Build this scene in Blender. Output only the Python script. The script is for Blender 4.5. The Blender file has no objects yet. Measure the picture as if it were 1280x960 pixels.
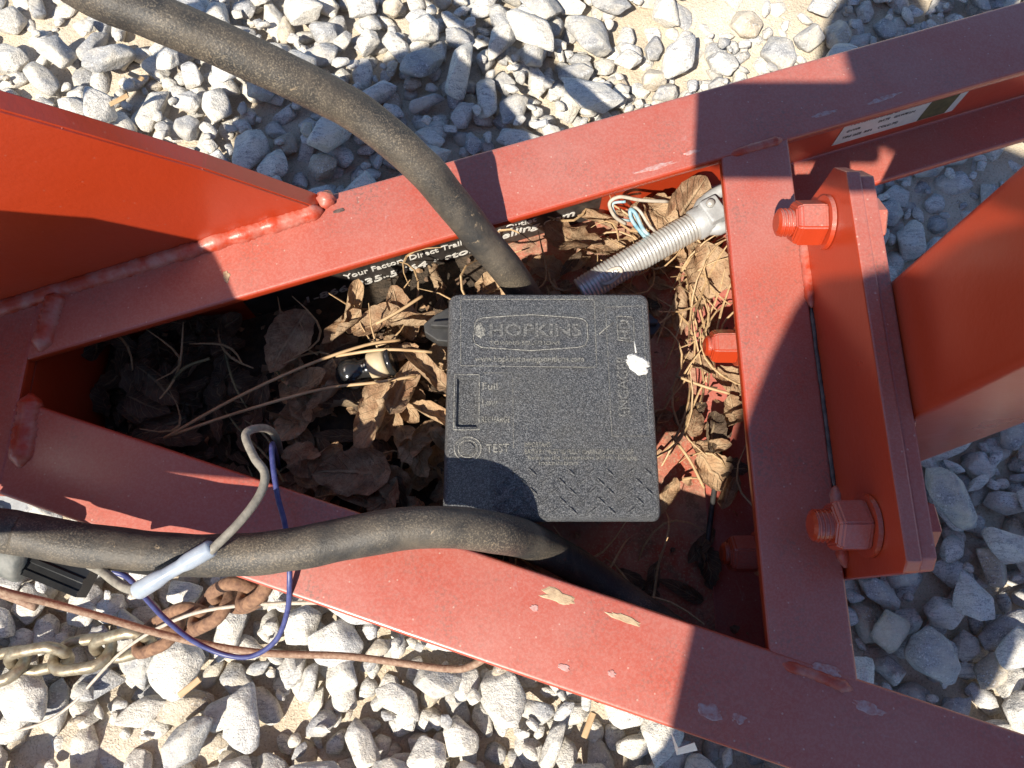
import bpy, bmesh, math, random
import numpy as np
from mathutils import Vector, Matrix, noise

random.seed(7)
rng = np.random.default_rng(11)
SC = bpy.context.scene
COL = SC.collection

# ------------------------------------------------------------------ camera
F, CZ = 930.0, 0.95                       # focal length in photo pixels, camera height
TH = math.atan(290 / 930.0)               # tilt from straight down
cam_data = bpy.data.cameras.new('camera')
cam_data.sensor_width = 36.0
cam_data.lens = 36.0 * F / 1280.0
cam_data.clip_start = 0.01
cam_data.clip_end = 400.0
cam = bpy.data.objects.new('camera', cam_data)
cam.location = (0, 0, CZ)
cam.rotation_euler = (TH, 0, 0)
COL.objects.link(cam)
SC.camera = cam

# ------------------------------------------------------------------ light
SUNV = Vector((-0.2, -0.34, 0.44)).normalized()      # towards the sun
EL = math.asin(SUNV.z)
AZ = math.atan2(SUNV.x, SUNV.y)
world = bpy.data.worlds.new('World')
SC.world = world
world.use_nodes = True
wn = world.node_tree
wn.nodes.clear()
sky = wn.nodes.new('ShaderNodeTexSky')
sky.sky_type = 'NISHITA'
sky.sun_disc = False
sky.ozone_density = 5.0
sky.dust_density = 0.2
sky.sun_elevation = EL
sky.sun_rotation = AZ % (2 * math.pi)
bg = wn.nodes.new('ShaderNodeBackground')
bg.inputs['Strength'].default_value = 0.092
wo = wn.nodes.new('ShaderNodeOutputWorld')
wn.links.new(sky.outputs[0], bg.inputs[0])
wn.links.new(bg.outputs[0], wo.inputs[0])
sd = bpy.data.lights.new('sun', 'SUN')
sd.energy = 5.0
sd.angle = math.radians(0.53)
sd.color = (1.0, 0.93, 0.81)
sun = bpy.data.objects.new('sun', sd)
sun.rotation_euler = SUNV.to_track_quat('Z', 'Y').to_euler()
sun.location = (-2, -3, 5)
COL.objects.link(sun)
SC.view_settings.view_transform = 'Standard'
SC.view_settings.look = 'None'
SC.view_settings.exposure = 0.84
SC.view_settings.gamma = 1.0
SC.view_settings.use_curve_mapping = False


# ------------------------------------------------------------------ pixels to places
def ray(x, y):
    u, v = (x - 640) / F, (y - 480) / F
    return Vector((u, math.sin(TH) - v * math.cos(TH), -math.cos(TH) - v * math.sin(TH)))


def at(x, y, z):
    d = ray(x, y)
    return Vector((0, 0, CZ)) + d * ((z - CZ) / d.z)


def pix(p):
    p = Vector(p) - Vector((0, 0, CZ))
    f = p.y * math.sin(TH) - p.z * math.cos(TH)
    up = p.y * math.cos(TH) + p.z * math.sin(TH)
    return 640 + F * p.x / f, 480 - F * up / f


# ------------------------------------------------------------------ node helpers
class NT:
    def __init__(self, name):
        self.m = bpy.data.materials.new(name)
        self.m.use_nodes = True
        self.t = self.m.node_tree
        self.t.nodes.clear()
        self.out = self.t.nodes.new('ShaderNodeOutputMaterial')
        self.b = self.t.nodes.new('ShaderNodeBsdfPrincipled')
        self.t.links.new(self.b.outputs[0], self.out.inputs[0])
        self.co = self.t.nodes.new('ShaderNodeTexCoord').outputs['Object']

    def n(self, kind, **kw):
        nd = self.t.nodes.new(kind)
        for k, v in kw.items():
            setattr(nd, k, v)
        return nd

    def set(self, sock, v):
        if isinstance(v, bpy.types.NodeSocket):
            self.t.links.new(v, sock)
        else:
            sock.default_value = v

    def noise(self, scale, detail=4, rough=0.55, co=None, dist=0.0):
        nd = self.n('ShaderNodeTexNoise')
        self.t.links.new(co or self.co, nd.inputs['Vector'])
        nd.inputs['Scale'].default_value = scale
        nd.inputs['Detail'].default_value = detail
        nd.inputs['Roughness'].default_value = rough
        nd.inputs['Distortion'].default_value = dist
        return nd.outputs['Fac']

    def voro(self, scale, co=None, out='Distance', feature='F1'):
        nd = self.n('ShaderNodeTexVoronoi', feature=feature)
        self.t.links.new(co or self.co, nd.inputs['Vector'])
        nd.inputs['Scale'].default_value = scale
        return nd.outputs[out]

    def ramp(self, fac, a, b, c0=(0, 0, 0, 1), c1=(1, 1, 1, 1)):
        nd = self.n('ShaderNodeValToRGB')
        nd.color_ramp.elements[0].position = a
        nd.color_ramp.elements[1].position = b
        nd.color_ramp.elements[0].color = c0
        nd.color_ramp.elements[1].color = c1
        self.t.links.new(fac, nd.inputs[0])
        return nd.outputs[0]

    def mix(self, fac, a, b, mode='MIX'):
        nd = self.n('ShaderNodeMix', data_type='RGBA', blend_type=mode)
        self.set(nd.inputs[0], fac)
        self.set(nd.inputs[6], a)
        self.set(nd.inputs[7], b)
        return nd.outputs[2]

    def math(self, op, a, b=0.0, clamp=False):
        nd = self.n('ShaderNodeMath', operation=op, use_clamp=clamp)
        self.set(nd.inputs[0], a)
        self.set(nd.inputs[1], b)
        return nd.outputs[0]

    def bump(self, h, strength, dist):
        nd = self.n('ShaderNodeBump')
        nd.inputs['Strength'].default_value = strength
        nd.inputs['Distance'].default_value = dist
        self.t.links.new(h, nd.inputs['Height'])
        self.t.links.new(nd.outputs[0], self.b.inputs['Normal'])

    def fin(self, col=None, rough=None, metal=None, spec=None):
        for k, v in (('Base Color', col), ('Roughness', rough), ('Metallic', metal), ('Specular IOR Level', spec)):
            if v is not None:
                self.set(self.b.inputs[k], v)
        return self.m


def C(r, g, b):
    return (r, g, b, 1.0)


# ------------------------------------------------------------------ materials
def mat_paint():
    t = NT('red_paint')
    geo = t.n('ShaderNodeNewGeometry')
    sep = t.n('ShaderNodeSeparateXYZ')
    t.t.links.new(geo.outputs['True Normal'], sep.inputs[0])
    upf = t.ramp(sep.outputs['Z'], 0.6, 0.95)
    base = t.mix(t.noise(6, 5, 0.6), C(.34, .032, .009), C(.40, .042, .011))
    # settled dust and chalking on the faces that look up
    big = t.ramp(t.noise(9, 5, 0.65), 0.30, 0.72)
    add = t.math('ADD', t.math('MULTIPLY', big, 0.40), 0.20)
    dustf = t.math('MULTIPLY', add, upf)
    col = t.mix(dustf, base, C(.39, .195, .165))
    fine = t.ramp(t.noise(650, 2, 0.7), 0.42, 0.62)
    col = t.mix(t.math('MULTIPLY', t.math('MULTIPLY', fine, upf), 0.16), col, C(.50, .31, .26))
    # fine grey grime speckle in patches
    patch = t.ramp(t.noise(14, 5, 0.65), 0.46, 0.66)
    gr = t.ramp(t.noise(420, 3, 0.7), 0.50, 0.60)
    grime = t.math('MULTIPLY', t.math('MULTIPLY', patch, gr), upf)
    col = t.mix(t.math('MULTIPLY', grime, 0.70), col, C(.16, .10, .08))
    # smudged grey scuffs
    sc = t.ramp(t.noise(38, 6, 0.7, dist=0.6), 0.66, 0.74)
    col = t.mix(t.math('MULTIPLY', t.math('MULTIPLY', sc, 0.42), upf), col, C(.42, .33, .33))
    # tiny pale grit
    v = t.voro(190)
    vc = t.voro(190, out='Color')
    sepc = t.n('ShaderNodeSeparateColor')
    t.t.links.new(vc, sepc.inputs[0])
    speck = t.math('MULTIPLY', t.ramp(v, 0.09, 0.15, C(1, 1, 1), C(0, 0, 0)), t.math('GREATER_THAN', sepc.outputs[0], 0.74))
    col = t.mix(t.math('MULTIPLY', t.math('MULTIPLY', speck, 0.45), t.math('ADD', t.math('MULTIPLY', upf, .8), .2)), col, C(.55, .42, .34))
    rough = t.math('ADD', t.math('MULTIPLY', big, 0.16), t.math('ADD', 0.27, t.math('MULTIPLY', upf, 0.10)))
    h = t.math('ADD', t.math('MULTIPLY', t.noise(260, 3, 0.6), 0.6), t.math('MULTIPLY', t.noise(34, 3, 0.5), 1.5))
    t.bump(h, 0.22, 0.0012)
    t.b.inputs['Coat Weight'].default_value = .35
    t.b.inputs['Coat Roughness'].default_value = .22
    return t.fin(col, rough, 0.0, 0.5)


def mat_floor():
    t = NT('dirty_red_floor')
    col = t.mix(t.ramp(t.noise(12, 6, .7), .38, .62), C(.36, .085, .05), C(.40, .24, .17))
    col = t.mix(t.math('MULTIPLY', t.ramp(t.noise(40, 6, .75), .50, .60), .75), col, C(.17, .11, .07))
    col = t.mix(t.math('MULTIPLY', t.ramp(t.noise(500, 3, .7), .52, .62), .5), col, C(.42, .31, .2))
    t.bump(t.noise(300, 4, .7), .5, .002)
    return t.fin(col, .75, 0, .3)


def mat_weld():
    t = NT('painted_weld')
    col = t.mix(t.ramp(t.noise(60, 5, .65), .4, .65), C(.38, .042, .014), C(.42, .17, .13))
    t.bump(t.noise(220, 3, .6), .4, .001)
    return t.fin(col, 0.4)


def mat_simple(name, a, b, scale, rough=0.6, metal=0.0, bump=0.0, bscale=300, bdist=0.001, detail=5, lo=.35, hi=.65, spec=None):
    t = NT(name)
    col = t.mix(t.ramp(t.noise(scale, detail, .6), lo, hi), C(*a), C(*b))
    if bump:
        t.bump(t.noise(bscale, 3, .6), bump, bdist)
    return t.fin(col, rough, metal, spec)


def mat_stone():
    t = NT('granite_stone')
    oi = t.n('ShaderNodeObjectInfo')
    at_ = t.n('ShaderNodeAttribute', attribute_name='tint')
    rnd = t.math('FRACT', t.math('ADD', oi.outputs['Random'], at_.outputs['Fac']))
    geo = t.n('ShaderNodeNewGeometry')
    off = t.n('ShaderNodeVectorMath', operation='MULTIPLY_ADD')
    comb = t.n('ShaderNodeCombineXYZ')
    for i in range(3):
        t.t.links.new(rnd, comb.inputs[i])
    t.t.links.new(comb.outputs[0], off.inputs[0])
    off.inputs[1].default_value = (31, 17, 47)
    t.t.links.new(geo.outputs['Position'], off.inputs[2])
    co = off.outputs[0]
    rnd2 = t.math('FRACT', t.math('MULTIPLY', rnd, 13.7))
    a = t.mix(rnd, C(.58, .57, .55), C(.68, .64, .56))
    a = t.mix(t.math('GREATER_THAN', rnd2, .66), a, C(.36, .36, .36))
    a = t.mix(t.math('GREATER_THAN', rnd2, .94), a, C(.46, .38, .28))
    # foliated bands squeezed in one direction, turned per stone
    mp = t.n('ShaderNodeMapping')
    t.t.links.new(co, mp.inputs['Vector'])
    mp.inputs['Scale'].default_value = (.8, 3.6, 2.0)
    mp.inputs['Rotation'].default_value = (.4, .8, .6)
    rot = t.n('ShaderNodeVectorRotate', rotation_type='EULER_XYZ')
    t.t.links.new(mp.outputs[0], rot.inputs['Vector'])
    t.t.links.new(comb.outputs[0], rot.inputs['Rotation'])
    fo = t.noise(75, 6, .75, rot.outputs[0], .9)
    col = t.mix(t.math('MULTIPLY', t.ramp(fo, .49, .62), .74), a, C(.19, .19, .20))
    col = t.mix(t.math('MULTIPLY', t.ramp(t.noise(700, 2, .6, co), .57, .66), .75), col, C(.08, .08, .09))
    col = t.mix(t.math('MULTIPLY', t.ramp(t.noise(340, 3, .6, co), .58, .66), .7), col, C(.74, .72, .68))
    dust = t.ramp(t.noise(34, 4, .6, co), .40, .70)
    dust = t.math('MULTIPLY', dust, t.math('ADD', .42, t.math('MULTIPLY', rnd2, .5)))
    col = t.mix(dust, col, C(.62, .56, .45))
    h = t.math('ADD', t.noise(130, 5, .65, co), t.math('MULTIPLY', t.noise(700, 2, .5, co), .35))
    t.bump(h, .75, .004)
    return t.fin(col, .85, 0, .25)


def mat_sand():
    t = NT('sandy_dirt')
    col = t.mix(t.ramp(t.noise(9, 6, .6), .35, .65), C(.50, .42, .31), C(.62, .54, .43))
    col = t.mix(t.math('MULTIPLY', t.ramp(t.noise(380, 3, .7), .52, .64), .6), col, C(.28, .23, .18))
    col = t.mix(t.math('MULTIPLY', t.ramp(t.noise(210, 3, .7), .60, .68), .7), col, C(.66, .62, .56))
    h = t.math('ADD', t.noise(60, 5, .65), t.math('MULTIPLY', t.noise(420, 3, .6), .5))
    t.bump(h, .9, .005)
    return t.fin(col, .95, 0, .15)


def mat_box():
    t = NT('grainy_black_plastic')
    g = t.ramp(t.noise(1250, 2, .9), .47, .62)
    col = t.mix(g, C(.034, .036, .041), C(.25, .252, .255))  # pale grain painted in for the sun glints on the rough plastic
    col = t.mix(t.math('MULTIPLY', t.ramp(t.noise(24, 5, .65), .45, .72), .28), col, C(.15, .135, .105))
    t.bump(t.noise(1150, 2, .85), 1.0, .0022)
    return t.fin(col, .36, 0, .75)


def mat_rubber():
    t = NT('dusty_black_rubber')
    geo = t.n('ShaderNodeNewGeometry')
    d = t.ramp(t.noise(22, 6, .7, dist=.4), .40, .68)
    col = t.mix(t.math('MULTIPLY', d, .55), C(.030, .028, .026), C(.17, .135, .095))
    col = t.mix(t.math('MULTIPLY', t.math('MULTIPLY', t.ramp(t.noise(900, 2, .7), .50, .64), t.ramp(t.noise(16, 4, .6), .38, .62)), .55), col, C(.27, .22, .155))
    cr = t.ramp(t.noise(95, 6, .75, dist=1.2), .63, .69)
    col = t.mix(t.math('MULTIPLY', cr, .6), col, C(.36, .27, .17))
    t.bump(t.math('ADD', t.noise(500, 3, .7), t.noise(60, 4, .6)), .35, .0014)
    return t.fin(col, .55, 0, .4)


def mat_leaf(name, a, b, c):
    t = NT(name)
    oi = t.n('ShaderNodeObjectInfo')
    geo = t.n('ShaderNodeNewGeometry')
    uu = t.n('ShaderNodeAttribute', attribute_name='along').outputs['Fac']
    vv = t.n('ShaderNodeAttribute', attribute_name='across').outputs['Fac']
    av = t.math('ABSOLUTE', vv)
    off = t.n('ShaderNodeVectorMath', operation='MULTIPLY_ADD')
    cmb = t.n('ShaderNodeCombineXYZ')
    for i in range(3):
        t.t.links.new(oi.outputs['Random'], cmb.inputs[i])
    t.t.links.new(cmb.outputs[0], off.inputs[0])
    off.inputs[1].default_value = (9, 7, 5)
    t.t.links.new(t.co, off.inputs[2])
    co = off.outputs[0]
    col = t.mix(oi.outputs['Random'], C(*a), C(*b))
    col = t.mix(t.math('MULTIPLY', t.ramp(t.noise(3.2, 6, .7, co), .40, .66), .75), col, C(*c))
    col = t.mix(t.math('MULTIPLY', t.ramp(t.noise(5, 5, .7, co, .5), .56, .70), .65), col, C(.12, .06, .03))
    col = t.mix(t.math('MULTIPLY', t.ramp(t.noise(40, 3, .7, co), .52, .64), .45), col, C(.10, .055, .03))
    side = t.math('FRACT', t.math('ADD', t.math('MULTIPLY', uu, 8.0), t.math('MULTIPLY', av, -2.2)))
    vein = t.math('MAXIMUM', t.ramp(side, .03, .12, C(1, 1, 1), C(0, 0, 0)), t.ramp(av, .03, .09, C(1, 1, 1), C(0, 0, 0)))
    col = t.mix(t.math('MULTIPLY', vein, .35), col, C(.60, .46, .28))
    col = t.mix(t.math('MULTIPLY', geo.outputs['Backfacing'], .35), col, C(.54, .41, .26))
    t.bump(t.math('ADD', t.math('MULTIPLY', vein, .8), t.math('ADD', t.noise(12, 5, .7, co), t.math('MULTIPLY', t.noise(50, 3, .7, co), .5))), .8, .0022)
    m = t.fin(col, .65, 0, .35)
    tr = t.n('ShaderNodeBsdfTranslucent')
    t.t.links.new(col, tr.inputs[0])
    ms = t.n('ShaderNodeMixShader')
    ms.inputs[0].default_value = .18
    t.t.links.new(t.b.outputs[0], ms.inputs[1])
    t.t.links.new(tr.outputs[0], ms.inputs[2])
    t.t.links.new(ms.outputs[0], t.out.inputs[0])
    return m


M = dict(
    paint=mat_paint(), floor=mat_floor(), weld=mat_weld(), stone=mat_stone(), sand=mat_sand(), box=mat_box(), rubber=mat_rubber(),
    leaf=mat_leaf('dry_leaf', (.50, .31, .17), (.24, .12, .065), (.58, .43, .27)),
    leaf_dark=mat_leaf('dark_leaf', (.13, .085, .055), (.075, .055, .04), (.19, .13, .085)),  # darker copy: carries the tray's shade in its colour, elsewhere plain variety
    crumb=mat_simple('leaf_crumb', (.20, .11, .06), (.42, .27, .15), 160, .75, 0, .5, 500, .001, 3),
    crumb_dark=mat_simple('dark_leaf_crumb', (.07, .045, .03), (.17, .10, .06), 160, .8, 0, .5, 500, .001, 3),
    needle=mat_simple('dry_needle', (.34, .21, .10), (.48, .33, .18), 40, .6),
    straw=mat_simple('green_straw', (.12, .11, .05), (.22, .18, .09), 40, .6),
    primer=mat_simple('bare_chip', (.30, .20, .12), (.45, .33, .20), 160, .6, 0, .5),
    scuff=mat_simple('pale_scuff', (.38, .13, .10), (.44, .30, .28), 300, .6),
    gap=mat_simple('dark_brown', (.03, .022, .02), (.14, .09, .075), 120, .7, 0, .6),
    decal=mat_simple('black_vinyl', (.018, .016, .015), (.06, .05, .045), 90, .42),
    white=mat_simple('white_print', (.72, .70, .66), (.58, .55, .50), 140, .6),
    label=mat_simple('silver_label', (.50, .50, .49), (.42, .42, .41), 60, .4),
    ink=mat_simple('dark_ink', (.03, .03, .035), (.08, .08, .08), 200, .6),
    ink_green=mat_simple('olive_ink', (.045, .045, .018), (.09, .08, .035), 120, .5),
    dustprint=mat_simple('dusty_moulding', (.06, .06, .06), (.25, .24, .21), 1000, .7, 0, .5, 900, .0008, 2, .4, .6),
    spot=mat_simple('white_splash', (.62, .61, .57), (.40, .38, .33), 260, .7, 0, .8, 500, .001, 4, .40, .75),
    zinc=mat_simple('zinc_steel', (.66, .65, .61), (.52, .50, .46), 120, .34, .55, .1, 500),
    zinc_dull=mat_simple('dull_zinc', (.44, .45, .45), (.33, .33, .33), 90, .5, .2, .3, 300),
    brass=mat_simple('yellow_zinc_chain', (.40, .35, .25), (.22, .17, .11), 130, .45, .6, .3, 300),
    rust=mat_simple('rusty_steel', (.13, .065, .04), (.27, .15, .085), 160, .85, .1, .6, 400),
    rustwire=mat_simple('rusty_wire', (.20, .11, .07), (.33, .23, .16), 300, .7, .2, .5, 700),
    bluewire=mat_simple('blue_insulation', (.028, .034, .13), (.06, .07, .19), 200, .42),
    greywire=mat_simple('grey_insulation', (.16, .145, .12), (.27, .245, .20), 220, .6, 0, .3, 400),
    palewire=mat_simple('pale_wire', (.50, .44, .36), (.36, .30, .24), 200, .5),
    tealwire=mat_simple('blue_white_wire', (.10, .27, .36), (.55, .60, .58), 60, .45),
    sleeve=mat_simple('milky_sleeve', (.36, .40, .45), (.26, .30, .36), 90, .3),
    gloss=mat_simple('gloss_black', (.012, .012, .013), (.022, .022, .022), 60, .16),
    tan=mat_simple('tan_cap', (.50, .41, .27), (.40, .31, .19), 60, .6),
    plug=mat_simple('dusty_plug', (.09, .095, .09), (.19, .185, .165), 90, .6, 0, .3, 400),
    matte=mat_simple('matte_black', (.02, .02, .021), (.05, .048, .045), 90, .6),
    soil=mat_simple('dark_soil', (.035, .026, .018), (.08, .055, .035), 90, .95, 0, .8, 200, .004),
    shirt=mat_simple('navy_cloth', (.04, .05, .09), (.06, .07, .11), 300, .9),
    jeans=mat_simple('denim', (.06, .08, .14), (.09, .11, .17), 400, .9),
    skin=mat_simple('skin', (.50, .31, .22), (.55, .35, .25), 60, .5),
    hair=mat_simple('dark_hair', (.04, .025, .015), (.06, .04, .025), 200, .6),
)


# ------------------------------------------------------------------ object helpers
def mesh_obj(name, me, mat, parent=None):
    o = bpy.data.objects.new(name, me)
    COL.objects.link(o)
    if mat is not None:
        if not me.materials:
            me.materials.append(mat)
    if parent is not None:
        o.parent = parent
        o.matrix_parent_inverse = Matrix.Translation(parent.location).inverted()
    return o


def from_bm(name, bm, mat, parent=None, smooth=False):
    bmesh.ops.recalc_face_normals(bm, faces=bm.faces)
    me = bpy.data.meshes.new(name)
    bm.to_mesh(me)
    bm.free()
    if smooth:
        me.polygons.foreach_set('use_smooth', [True] * len(me.polygons))
    return mesh_obj(name, me, mat, parent)


def tag(o, label, cat, group=None):
    o['label'] = label
    o['category'] = cat
    if group:
        o['group'] = group
    return o


def thing(name, label, cat, loc=(0, 0, 0), group=None):
    o = bpy.data.objects.new(name, None)
    o.empty_display_size = .05
    o.location = loc
    COL.objects.link(o)
    return tag(o, label, cat, group)


def prism(poly, z0, z1, bevel=0.0, seg=2, top_only=True):
    """plan polygon raised from z0 to z1"""
    bm = bmesh.new()
    a = [bm.verts.new((x, y, z0)) for x, y in poly]
    b = [bm.verts.new((x, y, z1)) for x, y in poly]
    n = len(poly)
    bm.faces.new(a[::-1])
    bm.faces.new(b)
    for i in range(n):
        bm.faces.new((a[i], a[(i + 1) % n], b[(i + 1) % n], b[i]))
    bmesh.ops.recalc_face_normals(bm, faces=bm.faces)
    if bevel:
        bmesh.ops.bevel(bm, geom=bm.edges[:], offset=bevel, segments=seg, affect='EDGES', profile=.6)
    return bm


def extrude_profile(prof, p0, p1, up=Vector((0, 0, 1)), bevel=0.0, seg=2, cuts=None):
    """profile (s,t) swept straight from p0 to p1; s lies along side = dir x up, t along up.
    cuts: optional (dx0,dx1) functions slanting the ends: offset along dir as function of s"""
    p0, p1 = Vector(p0), Vector(p1)
    d = (p1 - p0).normalized()
    side = d.cross(up).normalized()
    bm = bmesh.new()
    c0, c1 = cuts or ((lambda s: 0), (lambda s: 0))
    a = [bm.verts.new(p0 + side * s + up * t + d * c0(s)) for s, t in prof]
    b = [bm.verts.new(p1 + side * s + up * t + d * c1(s)) for s, t in prof]
    n = len(prof)
    bm.faces.new(a)
    bm.faces.new(b[::-1])
    for i in range(n):
        bm.faces.new((a[i], b[i], b[(i + 1) % n], a[(i + 1) % n]))
    bmesh.ops.recalc_face_normals(bm, faces=bm.faces)
    if bevel:
        es = [e for e in bm.edges if abs((e.verts[0].co - e.verts[1].co).normalized().dot(d)) > .9]
        bmesh.ops.bevel(bm, geom=es, offset=bevel, segments=seg, affect='EDGES', profile=.6)
    return bm


def catmull(pts, n):
    P = [Vector(p) for p in pts]
    P = [P[0] * 2 - P[1]] + P + [P[-1] * 2 - P[-2]]
    out = []
    for i in range(1, len(P) - 2):
        p0, p1, p2, p3 = P[i - 1:i + 3]
        for k in range(n):
            t = k / n
            out.append(.5 * (2 * p1 + (p2 - p0) * t + (2 * p0 - 5 * p1 + 4 * p2 - p3) * t * t + (3 * p1 - p0 - 3 * p2 + p3) * t ** 3))
    out.append(P[-2])
    return out


def sweep(path, rad, seg=12, bm=None, cap=True, wob=0.0, closed=False):
    """round tube along path; rad is a number or a list"""
    bm = bm or bmesh.new()
    n = len(path)
    T = []
    for i in range(n):
        if closed:
            T.append((path[(i + 1) % n] - path[i - 1]).normalized())
        else:
            T.append((path[min(i + 1, n - 1)] - path[max(i - 1, 0)]).normalized())
    nrm = T[0].orthogonal().normalized()
    rings = []
    for i in range(n):
        nrm = (nrm - T[i] * nrm.dot(T[i])).normalized()
        bi = T[i].cross(nrm)
        r = rad[i] if isinstance(rad, (list, tuple)) else rad
        ring = []
        for k in range(seg):
            a = 2 * math.pi * k / seg
            dv = nrm * math.cos(a) + bi * math.sin(a)
            rr = r * (1 + wob * noise.noise((path[i] + dv * r) * 45))
            ring.append(bm.verts.new(path[i] + dv * rr))
        rings.append(ring)
    for i in range(n if closed else n - 1):
        A, B = rings[i], rings[(i + 1) % n]
        for k in range(seg):
            bm.faces.new((A[k], A[(k + 1) % seg], B[(k + 1) % seg], B[k]))
    if cap and not closed:
        bm.faces.new(rings[0][::-1])
        bm.faces.new(rings[-1])
    return bm


def tube(name, pts, r, mat, parent=None, n=8, seg=12, wob=0.0):
    return from_bm(name, sweep(catmull(pts, n), r, seg, wob=wob), mat, parent, True)


def frame_text(name, body, size, origin, xa, ya, mat, parent, depth=0.0003, sx=1.0, shear=0.0, spacing=1.0, bold=0.0, width=None):
    cu = bpy.data.curves.new(name, 'FONT')
    cu.body = body
    cu.size = size
    cu.extrude = depth
    cu.shear = shear
    cu.offset = bold
    cu.space_character = spacing
    cu.resolution_u = 3
    tmp = bpy.data.objects.new(name, cu)
    COL.objects.link(tmp)
    dg = bpy.context.evaluated_depsgraph_get()
    me = bpy.data.meshes.new_from_object(tmp.evaluated_get(dg))
    bpy.data.objects.remove(tmp)
    xs = [v.co.x for v in me.vertices]
    if width:
        sx = width / (max(xs) - min(xs))
        me.transform(Matrix.Translation((-min(xs), 0, 0)))
    xa, ya = Vector(xa).normalized(), Vector(ya).normalized()
    za = xa.cross(ya)
    m = Matrix(((xa.x * sx, ya.x, za.x, origin[0]), (xa.y * sx, ya.y, za.y, origin[1]), (xa.z * sx, ya.z, za.z, origin[2]), (0, 0, 0, 1)))
    me.transform(m)
    me.materials.clear()
    return mesh_obj(name, me, mat, parent)


def blob_patch(name, c, rx, ry, mat, parent, rot=0.0, h=0.0006, n=18, rough=.35, seed=0):
    """thin irregular patch lying on a horizontal face"""
    bm = bmesh.new()
    rr = random.Random(seed)
    ph = rr.uniform(0, 9)
    top, bot = [], []
    for i in range(n):
        a = 2 * math.pi * i / n
        q = 1 + rough * noise.noise((math.cos(a) * 1.7 + ph, math.sin(a) * 1.7, ph)) + rough * .4 * noise.noise((math.cos(a) * 5, math.sin(a) * 5 + ph, 0))
        x, y = rx * q * math.cos(a), ry * q * math.sin(a)
        x, y = x * math.cos(rot) - y * math.sin(rot), x * math.sin(rot) + y * math.cos(rot)
        bot.append(bm.verts.new((c[0] + x, c[1] + y, c[2] - .0003)))
        top.append(bm.verts.new((c[0] + x * .8, c[1] + y * .8, c[2] + h)))
    bm.faces.new(top)
    for i in range(n):
        bm.faces.new((bot[i], bot[(i + 1) % n], top[(i + 1) % n], top[i]))
    return from_bm(name, bm, mat, parent)


# ================================================================== THE GROUND
# sand level: low between the stones, high where fines have filled the gaps
def sand_level(x, y):
    v = .014 + .008 * noise.noise((x * 5, y * 5, 3.1))
    def g(cx, cy, rx, ry):
        return math.exp(-(((x - cx) / rx) ** 2 + ((y - cy) / ry) ** 2))
    v += .034 * g(-.80, .95, .22, .18) + .031 * g(.36, .92, .17, .12)
    v += .022 * g(-.47, -.14, .12, .04) + .036 * g(.80, .66, .22, .20)
    return v


def build_ground():
    # one sheet to the horizon: fine grid near the trailer, coarse beyond
    fx = list(np.linspace(-1.3, 1.3, 150))
    fy = list(np.linspace(-.75, 1.6, 136))
    X = [-200, -60, -20, -8, -4, -2.2, -1.6] + fx + [1.6, 2.2, 4, 8, 20, 60, 200]
    Y = [-200, -60, -20, -8, -4, -2.0, -1.2] + fy + [1.9, 2.5, 4, 8, 20, 60, 200]
    vs, fs = [], []
    for y in Y:
        for x in X:
            inn = -1.4 < x < 1.4 and -.8 < y < 1.7
            z = sand_level(x, y) + .003 * noise.noise((x * 30, y * 30, 0)) + .002 * noise.noise((x * 90, y * 90, 0)) if inn else .012
            vs.append((x, y, z))
    nx = len(X)
    for j in range(len(Y) - 1):
        for i in range(nx - 1):
            fs.append((j * nx + i, j * nx + i + 1, (j + 1) * nx + i + 1, (j + 1) * nx + i))
    me = bpy.data.meshes.new('ground')
    me.from_pydata(vs, [], fs)
    me.polygons.foreach_set('use_smooth', [True] * len(fs))
    o = mesh_obj('ground', me, M['sand'])
    o['kind'] = 'structure'
    return o


ground = build_ground()


def stone_mesh(seed, fine):
    rr = random.Random(seed)
    bm = bmesh.new()
    n = rr.randint(10, 16)
    for i in range(n):
        z = 1 - 2 * (i + .5) / n
        a = i * 2.39996 + rr.uniform(-.5, .5)
        s = math.sqrt(max(0, 1 - z * z))
        k = rr.uniform(.80, 1.16)
        bm.verts.new((s * math.cos(a) * k, s * math.sin(a) * k, z * k))
    bmesh.ops.convex_hull(bm, input=bm.verts[:])
    bmesh.ops.dissolve_limit(bm, angle_limit=math.radians(22), verts=bm.verts[:], edges=bm.edges[:])
    bmesh.ops.bevel(bm, geom=bm.edges[:], offset=.125, segments=2 if fine else 1, affect='EDGES', profile=.55, clamp_overlap=True)
    bmesh.ops.triangulate(bm, faces=bm.faces[:])
    if fine:
        bmesh.ops.subdivide_edges(bm, edges=[e for e in bm.edges if e.calc_length() > .28], cuts=2, use_grid_fill=True)
        bmesh.ops.triangulate(bm, faces=bm.faces[:])
    for v in bm.verts:
        p = v.co.copy()
        q = .05 * noise.noise(p * 2.2 + Vector((seed, 0, 0))) + (.035 * noise.noise(p * 5.5 + Vector((0, seed, 0))) if fine else 0)
        v.co = p * (1 + q)
    bmesh.ops.recalc_face_normals(bm, faces=bm.faces)
    me = bpy.data.meshes.new('stone')
    bm.to_mesh(me)
    bm.free()
    me.polygons.foreach_set('use_smooth', [True] * len(me.polygons))
    if fine:
        me.set_sharp_from_angle(angle=math.radians(38))
    me.materials.append(M['stone'])
    return me


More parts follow.
